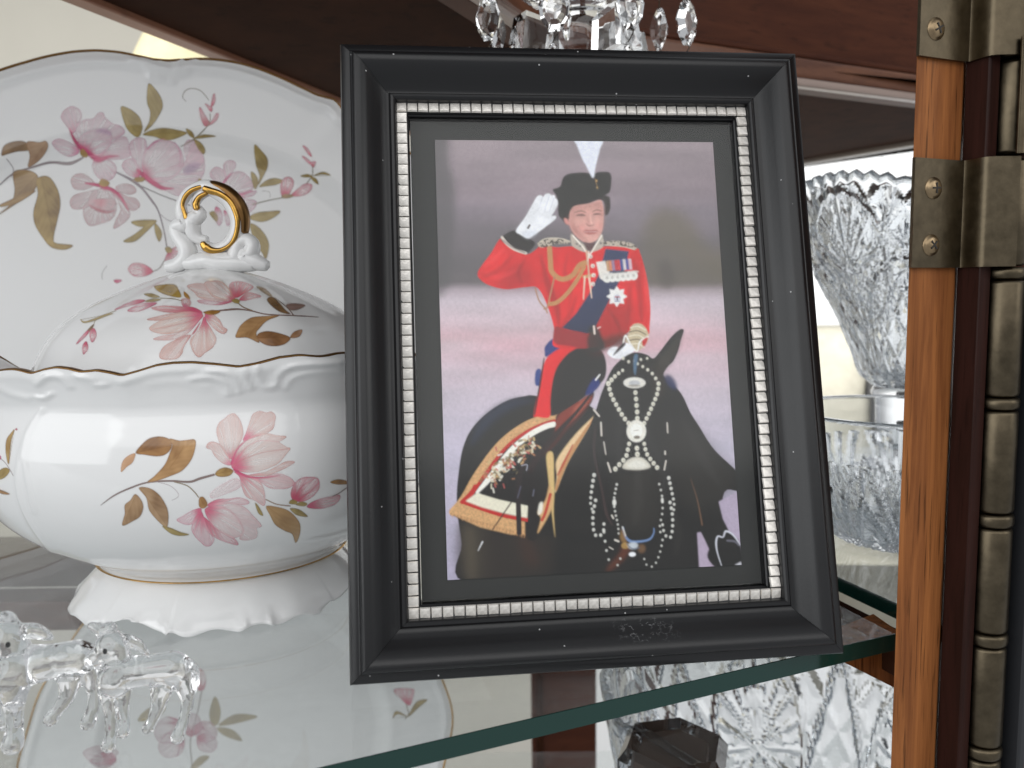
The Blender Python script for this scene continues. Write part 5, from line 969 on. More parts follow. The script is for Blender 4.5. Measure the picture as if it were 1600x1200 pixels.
def ridge(px, curves):
    """height of moulded scrolls at photo pixels px"""
    h = np.zeros(len(px))
    for pts, w, a in curves:
        p = spl(np.array(pts, float), False, 8); best = np.full(len(px), 1e9)
        for i in range(len(p)-1):
            d = p[i+1]-p[i]; t = np.clip(((px-p[i])@d)/max(d@d, 1e-9), 0, 1); best = np.minimum(best, np.hypot(*(px-p[i]-t[:, None]*d).T))
        h += a*np.exp(-(best/w)**2)
    return h
SCR = [([(300, 592), (330, 590), (352, 600), (356, 615)], 5, .0009), ([(325, 580), (352, 582), (368, 596), (372, 612)], 5, .0009), ([(380, 580), (384, 595), (390, 606)], 5, .0009), ([(400, 576), (404, 592), (414, 604), (430, 604)], 5, .0009), ([(430, 598), (436, 584), (452, 574), (480, 570), (530, 568)], 5, .0009), ([(445, 606), (455, 592), (480, 584), (530, 580)], 5, .0006), ([(122, 588), (140, 592), (152, 602), (166, 600)], 4, .0008), ([(60, 600), (75, 588), (96, 590), (110, 604)], 5, .0008), ([(56, 620), (70, 622), (80, 616)], 4, .0009), ([(0, 606), (20, 616), (44, 622)], 6, .0006), ([(190, 598), (240, 582), (300, 578)], 6, .0004), ([(235, 600), (280, 596), (320, 606)], 7, .0003)]
def ring_pts(r, zf):
    return [(TC[0]+r*OV[0]*math.cos(a), TC[1]+r*OV[1]*math.sin(a), zf(a)) for a in np.arange(nt_)*2*math.pi/nt_]
rows = []; S = np.linspace(0, 1, 150)
from_idx = np.linspace(0, len(prof)-1, 150); cr = spl(pz, False, 10); qi = np.linspace(0, len(cr)-1, 150); cr = np.stack([np.interp(qi, np.arange(len(cr)), cr[:, i]) for i in (0, 1)], -1)
zneck = .0885
V = []
for r, z in cr:
    V += ring_pts(r, (lambda a, z=z: z) if z < zneck else (lambda a, z=z: 0))
V = np.array(V).reshape(150, nt_, 3); ang = np.arange(nt_)*2*math.pi/nt_; rz = np.array([rim_z(a) for a in ang])
zcr = cr[:, 1].copy(); k0 = int(np.argmax(zcr > zneck)); 
for j in range(k0, 150):
    f = (zcr[j]-zneck)/(zcr[-1]-zneck); V[j, :, 2] = zneck+(rz-zneck)*f
# gentle lobes and moulded scrolls
front = V[..., 1] < TC[1]+.03; px = proj(V.reshape(-1, 3)); hgt = (ridge(px, SCR)*front.ravel()).reshape(150, nt_)
rad = V[..., :2]-TC; rl = np.linalg.norm(rad, axis=-1, keepdims=True); V[..., :2] += rad/rl*hgt[..., None]
# moulded cartouche line at the left shoulder
CART = [([(66, 640), (42, 680), (28, 740), (40, 800), (80, 860), (130, 905)], 4, .0007), ([(44, 690), (40, 730), (54, 800)], 3, .0006)]
hg2 = (ridge(px, CART)*front.ravel()).reshape(150, nt_); V[..., :2] += rad/rl*hg2[..., None]
outer = V.reshape(-1, 3)
inner = []
for r, f in ((.0905, 1.), (.086, .75), (.0835, .3)):
    inner.append([(TC[0]+r*OV[0]*math.cos(a), TC[1]+r*OV[1]*math.sin(a), zneck+(rz[i]-.0006-zneck)*f) for i, a in enumerate(ang)])
for r, z in ((.083, .085), (.086, .07), (.08, .05), (.06, .032), (.03, .024), (.002, .023)):
    inner.append([(TC[0]+r*OV[0]*math.cos(a), TC[1]+r*OV[1]*math.sin(a), z) for a in ang])
allV = np.concatenate([outer, np.array(inner).reshape(-1, 3)])
BODY = mesh('body', allV, grid_faces(nt_, 150+len(inner)), PORC, TU)
# gilt line along the rim and gilt hairline above the foot
gl = [(TC[0]+(RR-.0013)*OV[0]*math.cos(a), TC[1]+(RR-.0013)*OV[1]*math.sin(a), rz[i]+.0001) for i, a in enumerate(ang)]
def ringtube(name, pts, r, mat, par, seg=8, flat=.6):
    p = np.array(pts); m_ = len(p); V = []
    for i in range(m_):
        d = p[(i+1) % m_]-p[i-1]; d /= np.linalg.norm(d); n = np.array([p[i][0]-TC[0], p[i][1]-TC[1], 0]); n /= np.linalg.norm(n); b = np.cross(d, n)
        for k in range(seg): a = 2*math.pi*k/seg; V.append(p[i]+n*math.cos(a)*r*1.9+b*math.sin(a)*r*flat)
    F = grid_faces(seg, m_)+[((m_-1)*seg+i, (m_-1)*seg+(i+1) % seg, (i+1) % seg, i) for i in range(seg)]
    return mesh(name, V, F, mat, par)
ringtube('gilt_rim', gl, .00085, GILTD, TU)
ringtube('gilt_line', [(TC[0]+.0490*OV[0]*math.cos(a), TC[1]+.0490*OV[1]*math.sin(a), .0176) for a in ang], .00035, GILT, TU)
# scalloped foot
n_f = 480; V = []; fr = [(.0470, .0172), (.0482, .0150), (.0510, .0118), (.0540, .0082), (.0566, .0048), (.0584, .0024), (.0590, .0010), (.0584, .0002)]
fang = np.arange(n_f)*2*math.pi/n_f
def lift(a): return max(0., math.cos(4*a+1.15))**3*.0062                       # arched openings between the feet
def scal(a): return 1+.012*math.cos(8*a+.4)+.004*math.cos(16*a)
for k, (r, z) in enumerate(fr):
    f = k/(len(fr)-1)
    for a in fang:
        rr = r*(1+(scal(a)-1)*f*1.2); zz_ = z+lift(a)*f**1.5+(.0008*(1+math.cos(24*a+.8)))*f*f*(1 if lift(a) < .001 else .2)
        V.append((TC[0]+rr*OV[0]*math.cos(a), TC[1]+rr*OV[1]*math.sin(a), zz_))
m_ = len(fr)
for r, z in ((.0562, .0006), (.052, .006), (.044, .0145), (.03, .0158), (.001, .016)):
    for a in fang:
        rr = r*(1+(scal(a)-1)*(.9 if z < .003 else .2)); zz_ = z+(lift(a) if z < .003 else 0)*1.0+(.0008*(1+math.cos(24*a+.8)) if z < .003 and lift(a) < .001 else 0); V.append((TC[0]+rr*OV[0]*math.cos(a), TC[1]+rr*OV[1]*math.sin(a), zz_))
V = np.array(V); V[:, 2] -= V[:, 2].min()-.0001
fpx = proj(V[:m_*n_f]); frt = V[:m_*n_f, 1] < TC[1]+.02
FS = [([(112, 975), (108, 955), (122, 946), (138, 952), (146, 966), (140, 976)], 7, .0013), ([(100, 958), (96, 938), (108, 920), (126, 912)], 8, .0010), ([(196, 985), (214, 968), (240, 966), (256, 980), (270, 1002)], 5, .0014), ([(280, 996), (320, 1000), (360, 998), (384, 976)], 5, .0013), ([(424, 968), (426, 980), (450, 982), (480, 972), (520, 950)], 5, .0013), ([(424, 964), (450, 968), (490, 955), (525, 938)], 5, -.0008)]
hh = ridge(fpx, FS)*frt; rd = V[:m_*n_f, :2]-TC; V[:m_*n_f, :2] += rd/np.linalg.norm(rd, axis=1)[:, None]*hh[:, None]
mesh('foot', V, grid_faces(n_f, m_+5), PORC, TU)
# side handles
for s in (-1, 1):
    hx = lambda k, z: (TC[0]+s*(.0885*OV[0]+k), TC[1]-.006, z)
    tube('handle', [hx(-.004, .082), hx(.008, .0875), hx(.019, .083), hx(.022, .072), hx(.015, .060), hx(.004, .054), hx(-.004, .056)], [.006, .0062, .006, .0055, .005, .0055, .006], PORC, TU, 14, 1.3, (0, 1, 0))
FLOWER = decal('flower_decal', paint_tureen(1.0), BODY, FILM, TU, .00010)
# ---------------------------------------------------------------- lid
LD = empty('tureen_lid', (TC[0], TC[1], .095)); tag(LD, 'white domed tureen lid with pink flower spray and gilt scroll knob', 'lid')
lp_ = [(.0825, .0862), (.0828, .0880), (.0800, .0900), (.0740, .0912), (.0705, .0930), (.0680, .0965), (.0645, .1037), (.0605, .1108), (.0555, .1164), (.0492, .1212), (.0422, .1252), (.0342, .1290), (.0262, .1324), (.0180, .1354), (.0095, .1378), (.0008, .1388)]
cr = spl(np.array(lp_), False, 8); V = []
for r, z in cr:
    k = math.sin(max(0, min(1, (r-.01)/.07))*math.pi)
    for a in ang:
        rr = r*(1+.013*k*math.cos(8*a+.4)); V.append((TC[0]+rr*OV[0]*math.cos(a), TC[1]+rr*OV[1]*math.sin(a), z+.0003*k*math.cos(16*a)))
n_o = len(cr)
for r, z in ((.075, .0860), (.07, .096), (.05, .115), (.02, .131), (.001, .135)):
    for a in ang: V.append((TC[0]+r*OV[0]*math.cos(a), TC[1]+r*OV[1]*math.sin(a), z))
F = grid_faces(nt_, n_o)+grid_faces(nt_, 5, True, n_o*nt_)+[(i, n_o*nt_+i, n_o*nt_+(i+1) % nt_, (i+1) % nt_) for i in range(nt_)]
DOME = mesh('dome', V, F, PORC, LD)
KY = TC[1]-.004
KS = .62
def k3(pts, ox=240, oy=260, s=.15, dy=0.): return [at_y(ox+x*s, oy+y*s, KY+dy) for x, y in pts]
sd = (0, 1, 0)
tube('knob', k3([(140, 1045), (260, 1020), (350, 940), (345, 840), (270, 740), (230, 660), (270, 620), (340, 600), (300, 520), (290, 400), (350, 290), (440, 230), (560, 215), (680, 270), (790, 350), (860, 460), (890, 580), (870, 700), (810, 790), (720, 850), (620, 865), (545, 835), (520, 800)]),
     [k_*KS for k_ in (.0040, .0052, .0062, .0060, .0052, .0046, .0056, .0060, .0042, .0036, .0034, .0036, .0050, .0056, .0058, .0058, .0056, .0054, .0050, .0046, .0044, .0042, .0034)], PORC, LD, 18, 1.25, sd, 7)
tube('knob', k3([(430, 430), (450, 350), (510, 285), (580, 260)]), [k_*KS for k_ in (.0022, .0032, .0034, .003)], PORC, LD, 14, 1.2, sd)
tube('knob', k3([(440, 440), (480, 500), (400, 580), (420, 700), (480, 760), (560, 770)]), [k_*KS for k_ in (.0036, .0046, .0060, .0050, .0040, .003)], PORC, LD, 14, 1.2, sd)
tube('knob', k3([(560, 960), (700, 985), (840, 960), (870, 860), (910, 790), (980, 770), (1030, 820), (1010, 900), (960, 950), (1080, 1000), (1190, 1040)]), [k_*KS for k_ in (.0060, .0072, .0064, .0056, .0050, .0048, .0050, .0056, .0064, .0056, .0034)], PORC, LD, 16, 1.3, sd, 7)
tube('knob', k3([(330, 1010), (450, 1000), (560, 985), (700, 1010), (900, 1010), (1060, 1030)]), [k_*KS for k_ in (.0044, .0060, .0066, .0070, .0062, .004)], PORC, LD, 16, 1.5, sd, 6)
# gilding laid on the scrolls
gd = -.0041
tube('gilding', k3([(508, 185), (622, 196), (748, 250), (848, 336), (915, 442), (945, 562), (942, 690)], dy=gd*.1), [.0010, .0020, .0025, .0027, .0027, .0024, .0018], GILTD, LD, 12, 1.5, sd)
tube('gilding', k3([(520, 225), (580, 250), (690, 285), (790, 360), (850, 470), (875, 590), (850, 730), (790, 820), (700, 870), (610, 875), (545, 845), (505, 795)], dy=gd), [.0012, .0015, .0013, .0012, .0012, .0011, .0010, .0008, .0009, .0014, .0018, .0012], GILT, LD, 10, .7, sd)
tube('gilding', k3([(345, 545), (320, 480), (300, 400), (330, 310), (400, 245), (500, 210)], dy=gd*.72), [.0014, .0008, .0008, .0010, .0010, .0009], GILT, LD, 10, .8, sd)
tube('gilding', k3([(452, 445), (440, 390), (475, 320), (560, 275)], dy=gd*.72), [.0014, .0015, .0011, .0008], GILT, LD, 10, .8, sd)
decal('flower_decal', paint_lid(1.0), DOME, FILM, LD, .00010)
# ================================================================ platters
def platter(name, label, C0, n, top_px, a, b, rs, well, canvas, zmin, dec_shift=None):
    n = np.array(n, float); n /= np.linalg.norm(n); ex = np.cross((0, 0, 1.), -n); ex /= np.linalg.norm(ex); ey = np.cross(-n, ex)*-1; 
    if ey[2] < 0: ey = -ey
    C0 = np.array(C0, float); T = []; Rd = []
    for u, v in top_px:
        d = ray(u, v); t = ((C0-CAM)@n)/(d@n); p = CAM+d*t-C0; T.append(math.atan2(p@ey, p@ex)); Rd.append(math.hypot(p@ex, p@ey))
    o = np.argsort(T); T = np.array(T)[o] if len(T) else np.array([9., 9.1]); Rd = np.array(Rd)[o] if len(Rd) else np.array([1., 1.])
    E = empty(name, tuple(C0-ey*b)); tag(E, label, 'platter' if 'platter' in label else 'plate')
    NA = 360; ang_ = np.arange(NA)*2*math.pi/NA-math.pi
    def R(t):
        e = 1/math.sqrt((math.cos(t)/a)**2+(math.sin(t)/b)**2); g = e*(1+.010*math.cos(rs*t)+.006*math.cos(2*rs*t))
        if T[0] <= t <= T[-1]:
            k = min((t-T[0])/.1, (T[-1]-t)/.1, 1.); return g*(1-k)+float(np.interp(t, T, Rd))*k
        lim = (C0[2]-zmin)/max(1e-6, -math.sin(t)*ey[2]) if math.sin(t) < 0 else 9.
        return min(g, lim)
    RA = np.array([R(t) for t in ang_]); w0 = np.convolve(np.r_[RA[-3:], RA, RA[:3]], np.ones(7)/7, 'valid')
    ss = np.concatenate([np.linspace(.001, well-.06, 26), np.linspace(well-.05, well+.07, 30), np.linspace(well+.08, .93, 22), np.linspace(.935, 1, 14)])
    EL = np.array([1/math.sqrt((math.cos(t)/a)**2+(math.sin(t)/b)**2) for t in ang_])
    def h(s): return .0045*sstep(well-.05, well+.05, s)+.0065*max(0, s-well)/(1-well)*1. + .0006*math.exp(-((s-well-.05)/.03)**2)+.0011*math.exp(-((s-.965)/.018)**2)
    rows_ = []
    for s in ss:
        bl = sstep(well, 1., s); rr = s*(EL*(1-bl)+RA*bl); rows_.append(C0+(rr*np.cos(ang_))[:, None]*ex+(rr*np.sin(ang_))[:, None]*ey+n*(h(s)-.011))
    nf = len(rows_)
    for s, dh in ((1.0, -.0016), (.97, -.0036), (.7, -.0042), (.5, -.006), (.46, -.0085), (.43, -.006), (.001, -.0055)):
        bl = sstep(well, 1., s); rr = s*(EL*(1-bl)+RA*bl)*(.998 if s == 1. else 1); rows_.append(C0+(rr*np.cos(ang_))[:, None]*ex+(rr*np.sin(ang_))[:, None]*ey+n*(h(s)-.011+dh))
    V = np.array(rows_)
    V = V.reshape(-1, 3)
    if canvas is not None and len(top_px):
        px = proj(V[:nf*NA]); V[:nf*NA] += n*ridge(px, PLS)[:, None]
    B = mesh('plate_body', V, grid_faces(NA, len(rows_)), PORC2, E)
    # gilt edge
    p = np.array(rows_[nf-1])+n*.0001; seg = 8; VV = []
    for i in range(NA):
        d = p[(i+1) % NA]-p[i-1]; d /= np.linalg.norm(d); m1 = np.cross(d, n)
        for k in range(seg): q = 2*math.pi*k/seg; VV.append(p[i]+n*math.sin(q)*.0009+m1*math.cos(q)*.0007)
    mesh('gilt_edge', VV, grid_faces(seg, NA)+[((NA-1)*seg+i, (NA-1)*seg+(i+1) % seg, (i+1) % seg, i) for i in range(seg)], GILTD if len(top_px) else GILT, E)
    decal('flower_decal', canvas, B, FILM, E, .00012)
    return E
PLS = [([(205, 92), (222, 98), (234, 110), (236, 122)], 4, .0014), ([(225, 94), (240, 100), (248, 112), (250, 124)], 4, .0014), ([(285, 94), (278, 104), (276, 118)], 4, .0014), ([(305, 94), (292, 104), (288, 116)], 4, .0012), ([(252, 98), (262, 112), (268, 128)], 4, .0010), ([(210, 100), (160, 98), (90, 104), (40, 116), (0, 128)], 5, .0005), ([(300, 104), (350, 108), (410, 124), (470, 150), (515, 168)], 5, .0005)]
ptop = [(-60, 135), (0, 110), (40, 97.5), (80, 87), (115, 81), (150, 79), (185, 81.5), (215, 87.5), (240, 93), (262, 95), (290, 93.5), (318, 92), (345, 94), (375, 99), (405, 108), (435, 120), (465, 134), (490, 146), (503, 151), (515, 151.5), (530, 150), (560, 158)]
platter('serving_platter', 'large white oval platter with pink magnolia spray, standing behind the tureen', (-.200, .468, .128), (.16, -.975, .13), ptop, .188, .130, 10, .70, paint_platter(1.0), .0008)
lc = at_y(388, 1165, .53)
platter('dinner_plate', 'white flowered plate with gilt edge standing below the glass shelf', lc, (.25, -.95, .16), [], .137, .128, 8, .66, paint_lower(1.0), LZ+.0008)
# ================================================================ cut glass
CUT = crystal('cut_lead_crystal', (.90, .91, .92), 1.54)
def tri(x): return np.abs((x % 1.)-.5)*2                       # 0 at .5, 1 at the groove line
def groove(x, w): return np.clip(1-(1-tri(x))/w, 0, 1)
def star(u, v, n, rad):
    """hobstar: rays cut round a centre"""
    r = np.hypot(u, v); a = np.arctan2(v, u)
    ray_ = groove(a*n/(2*np.pi), .55)*np.clip(r/rad*1.4, 0, 1)*(r < rad); ring = np.clip(1-np.abs(r-rad)/(.10*rad), 0, 1)
    return np.maximum(ray_*.8, ring)
def cutglass(name, cen, prof, wall, reps, pattern, depth, par, seg=384, rows=150, base=.006, teeth=None, mat=None):
    cr = spl(np.array(prof, float), False, 24); d = np.r_[0, np.cumsum(np.hypot(*np.diff(cr, axis=0).T))]; q = np.linspace(0, d[-1], rows)
    r = np.interp(q, d, cr[:, 0]); z = np.interp(q, d, cr[:, 1]); nr, nz = np.gradient(z), -np.gradient(r); L = np.hypot(nr, nz); nr, nz = nr/L, nz/L
    th = np.arange(seg)*2*np.pi/seg; A, Q = np.meshgrid(th, q/d[-1])
    H = pattern(A, Q)*depth
    R_ = r[:, None]-H*nr[:, None]; Z_ = z[:, None]-H*nz[:, None]
    if teeth is not None:
        tz = teeth(th); f = np.clip((Q-.72)/.28, 0, 1)**1.5; Z_ = Z_+tz[None]*f
    O = np.stack([cen[0]+R_*np.cos(A), cen[1]+R_*np.sin(A), cen[2]+Z_], -1).reshape(-1, 3)
    ri = r-wall*nr; zi = z-wall*nz; keep = (zi > base) & (ri > .001); ri, zi = ri[keep][::-1], zi[keep][::-1]; step = max(1, len(ri)//26); ri, zi = ri[::step], zi[::step]
    I = []
    for k, (a_, b_) in enumerate(zip(ri, zi)):
        t_ = teeth(th)*max(0, 1-k*.16) if teeth is not None else 0; I.append(np.stack([cen[0]+a_*np.cos(th), cen[1]+a_*np.sin(th), cen[2]+b_+t_*np.ones(seg)], -1))
    I = np.array(I).reshape(-1, 3); n1, n2 = rows, len(ri); V = np.concatenate([O, I, [[cen[0], cen[1], cen[2]+zi[-1]], [cen[0], cen[1], cen[2]+Z_[0].mean()]]])
    F = grid_faces(seg, n1+n2); e = (n1+n2-1)*seg; c1, c0 = len(V)-2, len(V)-1
    F += [(e+i, e+(i+1) % seg, c1) for i in range(seg)]+[((i+1) % seg, i, c0) for i in range(seg)]
    o = mesh(name, V, F, mat or CUT, par, False); 
    o.data.polygons.foreach_set('use_smooth', [i >= (n1-1)*seg for i in range(len(o.data.polygons))]); return o
def pat_vase(A, Q):
    n = 6; u = ((A*n/(2*np.pi)) % 1.)-.5; v = (Q-.66)*1.3
    h = star(u*1.0, v, 16, .36)
    lat = np.maximum(groove((u+Q*1.4)*4, .45), groove((u-Q*1.4)*4, .45))*.6
    arc = np.abs(np.hypot(u*1.05, (Q-1.08))-.46); arc2 = np.abs(np.hypot((np.abs(u)-.5), (Q-.2))-.48)
    h = np.where(h > .05, h, lat); h = np.maximum(h, np.clip(1-arc/.035, 0, 1)*1.3); h = np.maximum(h, np.clip(1-arc2/.03, 0, 1)*1.3)
    low = groove(A*24/(2*np.pi), .5)*(Q < .2); return np.where(Q > .965, 0, np.where(Q < .2, low, h))
def pat_bowl(A, Q):
    n = 8; u = ((A*n/(2*np.pi)) % 1.)-.5; v = Q-.42
    a = np.arctan2(u*1.1, Q-.12); fan = groove(a*11/np.pi, .55)*((Q > .28) & (Q < .80)); x = np.clip(1-np.abs(np.abs(u)-.9*(Q-.08))/.035, 0, 1)*1.3
    lat = np.maximum(groove((u+Q*1.6)*4, .5), groove((u-Q*1.6)*4, .5))*.5*((Q < .34))
    return np.where(Q > .86, 0, np.maximum(np.maximum(fan*.8, x), lat))
def pat_big(A, Q):
    n = 6; u = ((A*n/(2*np.pi)) % 1.)-.5
    h = star(u*1.15, (Q-.62)*1.2, 20, .34); h2 = star((np.abs(u)-.5)*1.15, (Q-.30)*1.2, 12, .24); lat = np.maximum(groove((u+Q*1.3)*5, .5), groove((u-Q*1.3)*5, .5))*.6
    cr = np.clip(1-np.abs(np.abs(u)-.55*Q)/.03, 0, 1)*1.4; h = np.maximum(h, h2); h = np.where(h > .05, h, lat); return np.where(Q > .97, 0, np.maximum(h, cr))
BW = empty('cut_glass_bowl', (.2, .415, 0)); tag(BW, 'low clear cut glass bowl with plain rim and fan cuts on the side shelf', 'bowl')
cutglass('bowl_body', (.2, .415, .0002), [(.004, .0), (.030, .0), (.036, .0012), (.041, .008), (.0485, .018), (.0555, .030), (.0590, .042), (.0602, .052), (.0603, .0585), (.0604, .066)], .0035, 8, pat_bowl, .0013, BW, 384, 150, .005)
VS = empty('cut_glass_vase', (.264, .55, 0)); tag(VS, 'tall flared cut glass vase with sawtooth scalloped rim behind the low bowl', 'vase')
def vt(t): return .0075*np.abs(np.cos(3*(t+.52)))**.8-.004+.0028*np.abs(((t*54/(2*np.pi)) % 1.)-.5)*2
cutglass('vase_body', (.264, .55, .0622), [(.006, 0), (.020, .0), (.027, .004), (.032, .0095), (.038, .026), (.047, .047), (.0605, .073), (.071, .097), (.078, .116), (.082, .128)], .005, 6, pat_vase, .0018, VS, 432, 170, .008, vt)
lathe('vase_stem', [(0, .0002), (.05, .0002), (.052, .0014), (.050, .003), (.036, .006), (.026, .012), (.0215, .022), (.0205, .036), (.0215, .052), (.0235, .0590), (.0215, .0620), (0, .0620)], (.264, .55, 0), CRYS, VS, 48)
bz = at_y(1150, 1200, .46)
BB = empty('cut_glass_punch_bowl', (bz[0]+.047, .47, LZ)); tag(BB, 'large cut glass bowl with starburst cuts below the front shelf edge', 'bowl')
cutglass('bowl_body', (bz[0]+.047, .47, LZ+.0002), [(.005, 0), (.045, 0), (.055, .003), (.075, .03), (.098, .075), (.112, .120), (.120, .160), (.125, .190)], .006, 6, pat_big, .0024, BB, 432, 170, .009, lambda t: .005*np.abs(np.cos(6*t))+.002*np.abs(((t*72/(2*np.pi)) % 1.)-.5))
# small hexagonal glass box with dark contents, in front of the bowl
hx = at_y(1052, 1240, .40); HBX = empty('trinket_box', (hx[0], .40, LZ)); tag(HBX, 'small dark hexagonal box edged in clear glass, below the shelf front edge', 'box')
ha = [math.radians(60*i+12) for i in range(6)]; zt_ = at_y(1052, 1158, .40)[2]
def hexring(r, z): return [(hx[0]+r*math.cos(a), .40+r*math.sin(a), z) for a in ha]
V = hexring(.030, LZ+.0002)+hexring(.030, zt_-.006)+hexring(.025, zt_); mesh('glass_body', V, [tuple(range(6))[::-1], tuple(range(12, 18))]+[(i, (i+1) % 6, 6+(i+1) % 6, 6+i) for i in range(6)]+[(6+i, 6+(i+1) % 6, 12+(i+1) % 6, 12+i) for i in range(6)], CRYS, HBX, False)
V = hexring(.019, LZ+.004)+hexring(.019, zt_-.009); mesh('wooden_core', V, [tuple(range(6))[::-1], tuple(range(6, 12))]+[(i, (i+1) % 6, 6+(i+1) % 6, 6+i) for i in range(6)], pbr('dark_core', (.10, .072, .058), .5), HBX, False)
# ================================================================ crystal candlestick with hanging prisms
LX, LY = .0375, .44
LU = empty('crystal_lustre', (LX, LY, 0)); tag(LU, 'clear crystal candlestick lustre with hanging faceted prisms behind the frame', 'candlestick')
z0 = at_y(905, 66, LY)[2]
lathe('base', [(0, .0002), (.046, .0002), (.047, .002), (.044, .008), (.03, .014), (.014, .024), (0, .024)], (LX, LY, 0), CRYS, LU, 12, False)
lathe('stem', [(0, .0245), (.010, .0245), (.013, .05), (.009, .08), (.014, .12), (.009, .16), (.013, .2), (.010, z0-.014), (0, z0-.014)], (LX, LY, 0), CRYS, LU, 10, False)
lathe('cup', [(0, z0-.0138), (.0135, z0-.0138), (.0140, z0+.013), (.0128, z0+.0145), (0, z0+.0145)], (LX, LY, 0), CRYS, LU, 28, True)
sg_ = 48; V = []; pr = [(.004, z0+.0148), (.014, z0+.016), (.026, z0+.0205), (.036, z0+.028), (.043, z0+.038), (.0475, z0+.050), (.0445, z0+.0500), (.040, z0+.039), (.033, z0+.031), (.022, z0+.0245), (.004, z0+.021)]
lathe('dish', pr, (LX, LY, 0), CRYS, LU, 16, False)
for k in range(4):
    a = k*math.pi/2+.52; c_, s_ = math.cos(a), math.sin(a); P = lambda r, w_, z: (LX+r*c_-w_*s_, LY+r*s_+w_*c_, z)
    V = [P(r, w_, z) for r, w_, z in ((.017, -.006, z0-.012), (.040, -.008, z0-.012), (.040, .008, z0-.012), (.017, .006, z0-.012), (.017, -.005, z0+.006), (.036, -.006, z0+.0085), (.036, .006, z0+.0085), (.017, .005, z0+.006))]
    mesh('arm', V, [(3, 2, 1, 0), (4, 5, 6, 7)]+[(i, (i+1) % 4, 4+(i+1) % 4, 4+i) for i in range(4)], CRYS, LU, False)
WIRE = pbr('dark_wire', (.06, .05, .04), .4, metal=1.)
def octa(name, c, w_, h_, t_, rot, par):
    """eight-sided flat cut prism"""
    V = []; cc, ss_ = math.cos(rot), math.sin(rot)
    ol = [(-.62, .8), (-.3, 1.), (.3, 1.), (.62, .8), (1., .15), (.85, -.45), (.35, -1.), (-.35, -1.), (-.85, -.45), (-1., .15)]
    for f, dp in ((.55, t_), (1., 0), (.55, -t_)):
        for x, z in ol: V.append((c[0]+x*w_*f*cc-dp*ss_, c[1]+x*w_*f*ss_+dp*cc, c[2]+z*h_*(f if f < 1 else 1)))
    n = len(ol); F = grid_faces(n, 3)+[tuple(range(n))[::-1], tuple(range(2*n, 3*n))]
    return mesh(name, V, F, CRYS, par, False)
pz_ = [(762, 28, 1), (866, 12, 0), (985, 10, 1), (1073, 36, 1)]
drops = []
for u, v, k in pz_:
    dep = {762: -.012, 866: -.036, 985: -.036, 1073: -.010}[u]; p = at_y(u, v, LY+dep); drops.append((p[0], LY+dep, p[2]))
for a in (.5, 1.2, 1.9, 2.6): drops.append((LX+.05*math.cos(a), LY+.05*math.sin(a), z0+.013))
for i, c_ in enumerate(drops):
    rot = math.atan2(c_[1]-LY, c_[0]-LX)+math.pi/2; w_ = .0068 if i != 1 else .0075
    o = octa('prism_drop', c_, w_ if i in (0, 1, 2, 3) else .0065, .0108, .0032, rot*.35 if i < 4 else rot, LU)
    tube('wire_hook', [(c_[0], c_[1], c_[2]-.0095), (c_[0]+.0014, c_[1], c_[2]-.0115), (c_[0]+.0004, c_[1], c_[2]-.0135), (c_[0]-.001, c_[1], c_[2]-.016)], .00028, WIRE, o, 8)
    octa('small_drop', (c_[0]-.001, c_[1], c_[2]-.0225), .0034, .0065, .0022, rot, o)
    d = np.array([LX-c_[0], LY-c_[1]]); d = d/np.linalg.norm(d)
    ez_ = np.array([LX, LY])-d*.0462
    tube('wire_link', [(c_[0], c_[1], c_[2]+.0098), (c_[0], c_[1], c_[2]+.020), (c_[0]+(ez_[0]-c_[0])*.4, c_[1]+(ez_[1]-c_[1])*.4, z0+.044), (ez_[0], ez_[1], z0+.0478)], .00028, WIRE, o, 8)
# ================================================================ crystal calf figurines
def blob_mesh(parts, vox):
    bm = bmesh.new()
    def sph(c, r, sc=(1, 1, 1)):
        mtx = Matrix.Translation(c) @ Matrix.Diagonal((r*sc[0], r*sc[1], r*sc[2], 1)); bmesh.ops.create_icosphere(bm, subdivisions=3, radius=1, matrix=mtx)
    for p in parts:
        if p[0] == 's': sph(Vector(p[1]), p[2], p[3] if len(p) > 3 else (1, 1, 1))
        else:
            P = spl(np.array(p[1], float), False, 5) if len(p[1]) > 2 else np.array([np.array(p[1][0])+(np.array(p[1][1])-np.array(p[1][0]))*t for t in np.linspace(0, 1, 7)])
            rr = np.interp(np.linspace(0, 1, len(P)), np.linspace(0, 1, len(p[2])), p[2])
            for c, r in zip(P, rr): sph(Vector(c), r)
    me = bpy.data.meshes.new('tmp'); bm.to_mesh(me); bm.free(); o = bpy.data.objects.new('tmp', me); COL.objects.link(o)
    r_ = o.modifiers.new('r', 'REMESH'); r_.mode = 'VOXEL'; r_.voxel_size = vox; s_ = o.modifiers.new('s', 'SMOOTH'); s_.factor = .5; s_.iterations = 5; d_ = o.modifiers.new('d', 'DECIMATE'); d_.ratio = .07
    dg = bpy.context.evaluated_depsgraph_get(); m2 = bpy.data.meshes.new_from_object(o.evaluated_get(dg)); bpy.data.objects.remove(o); return m2
YC = .2225
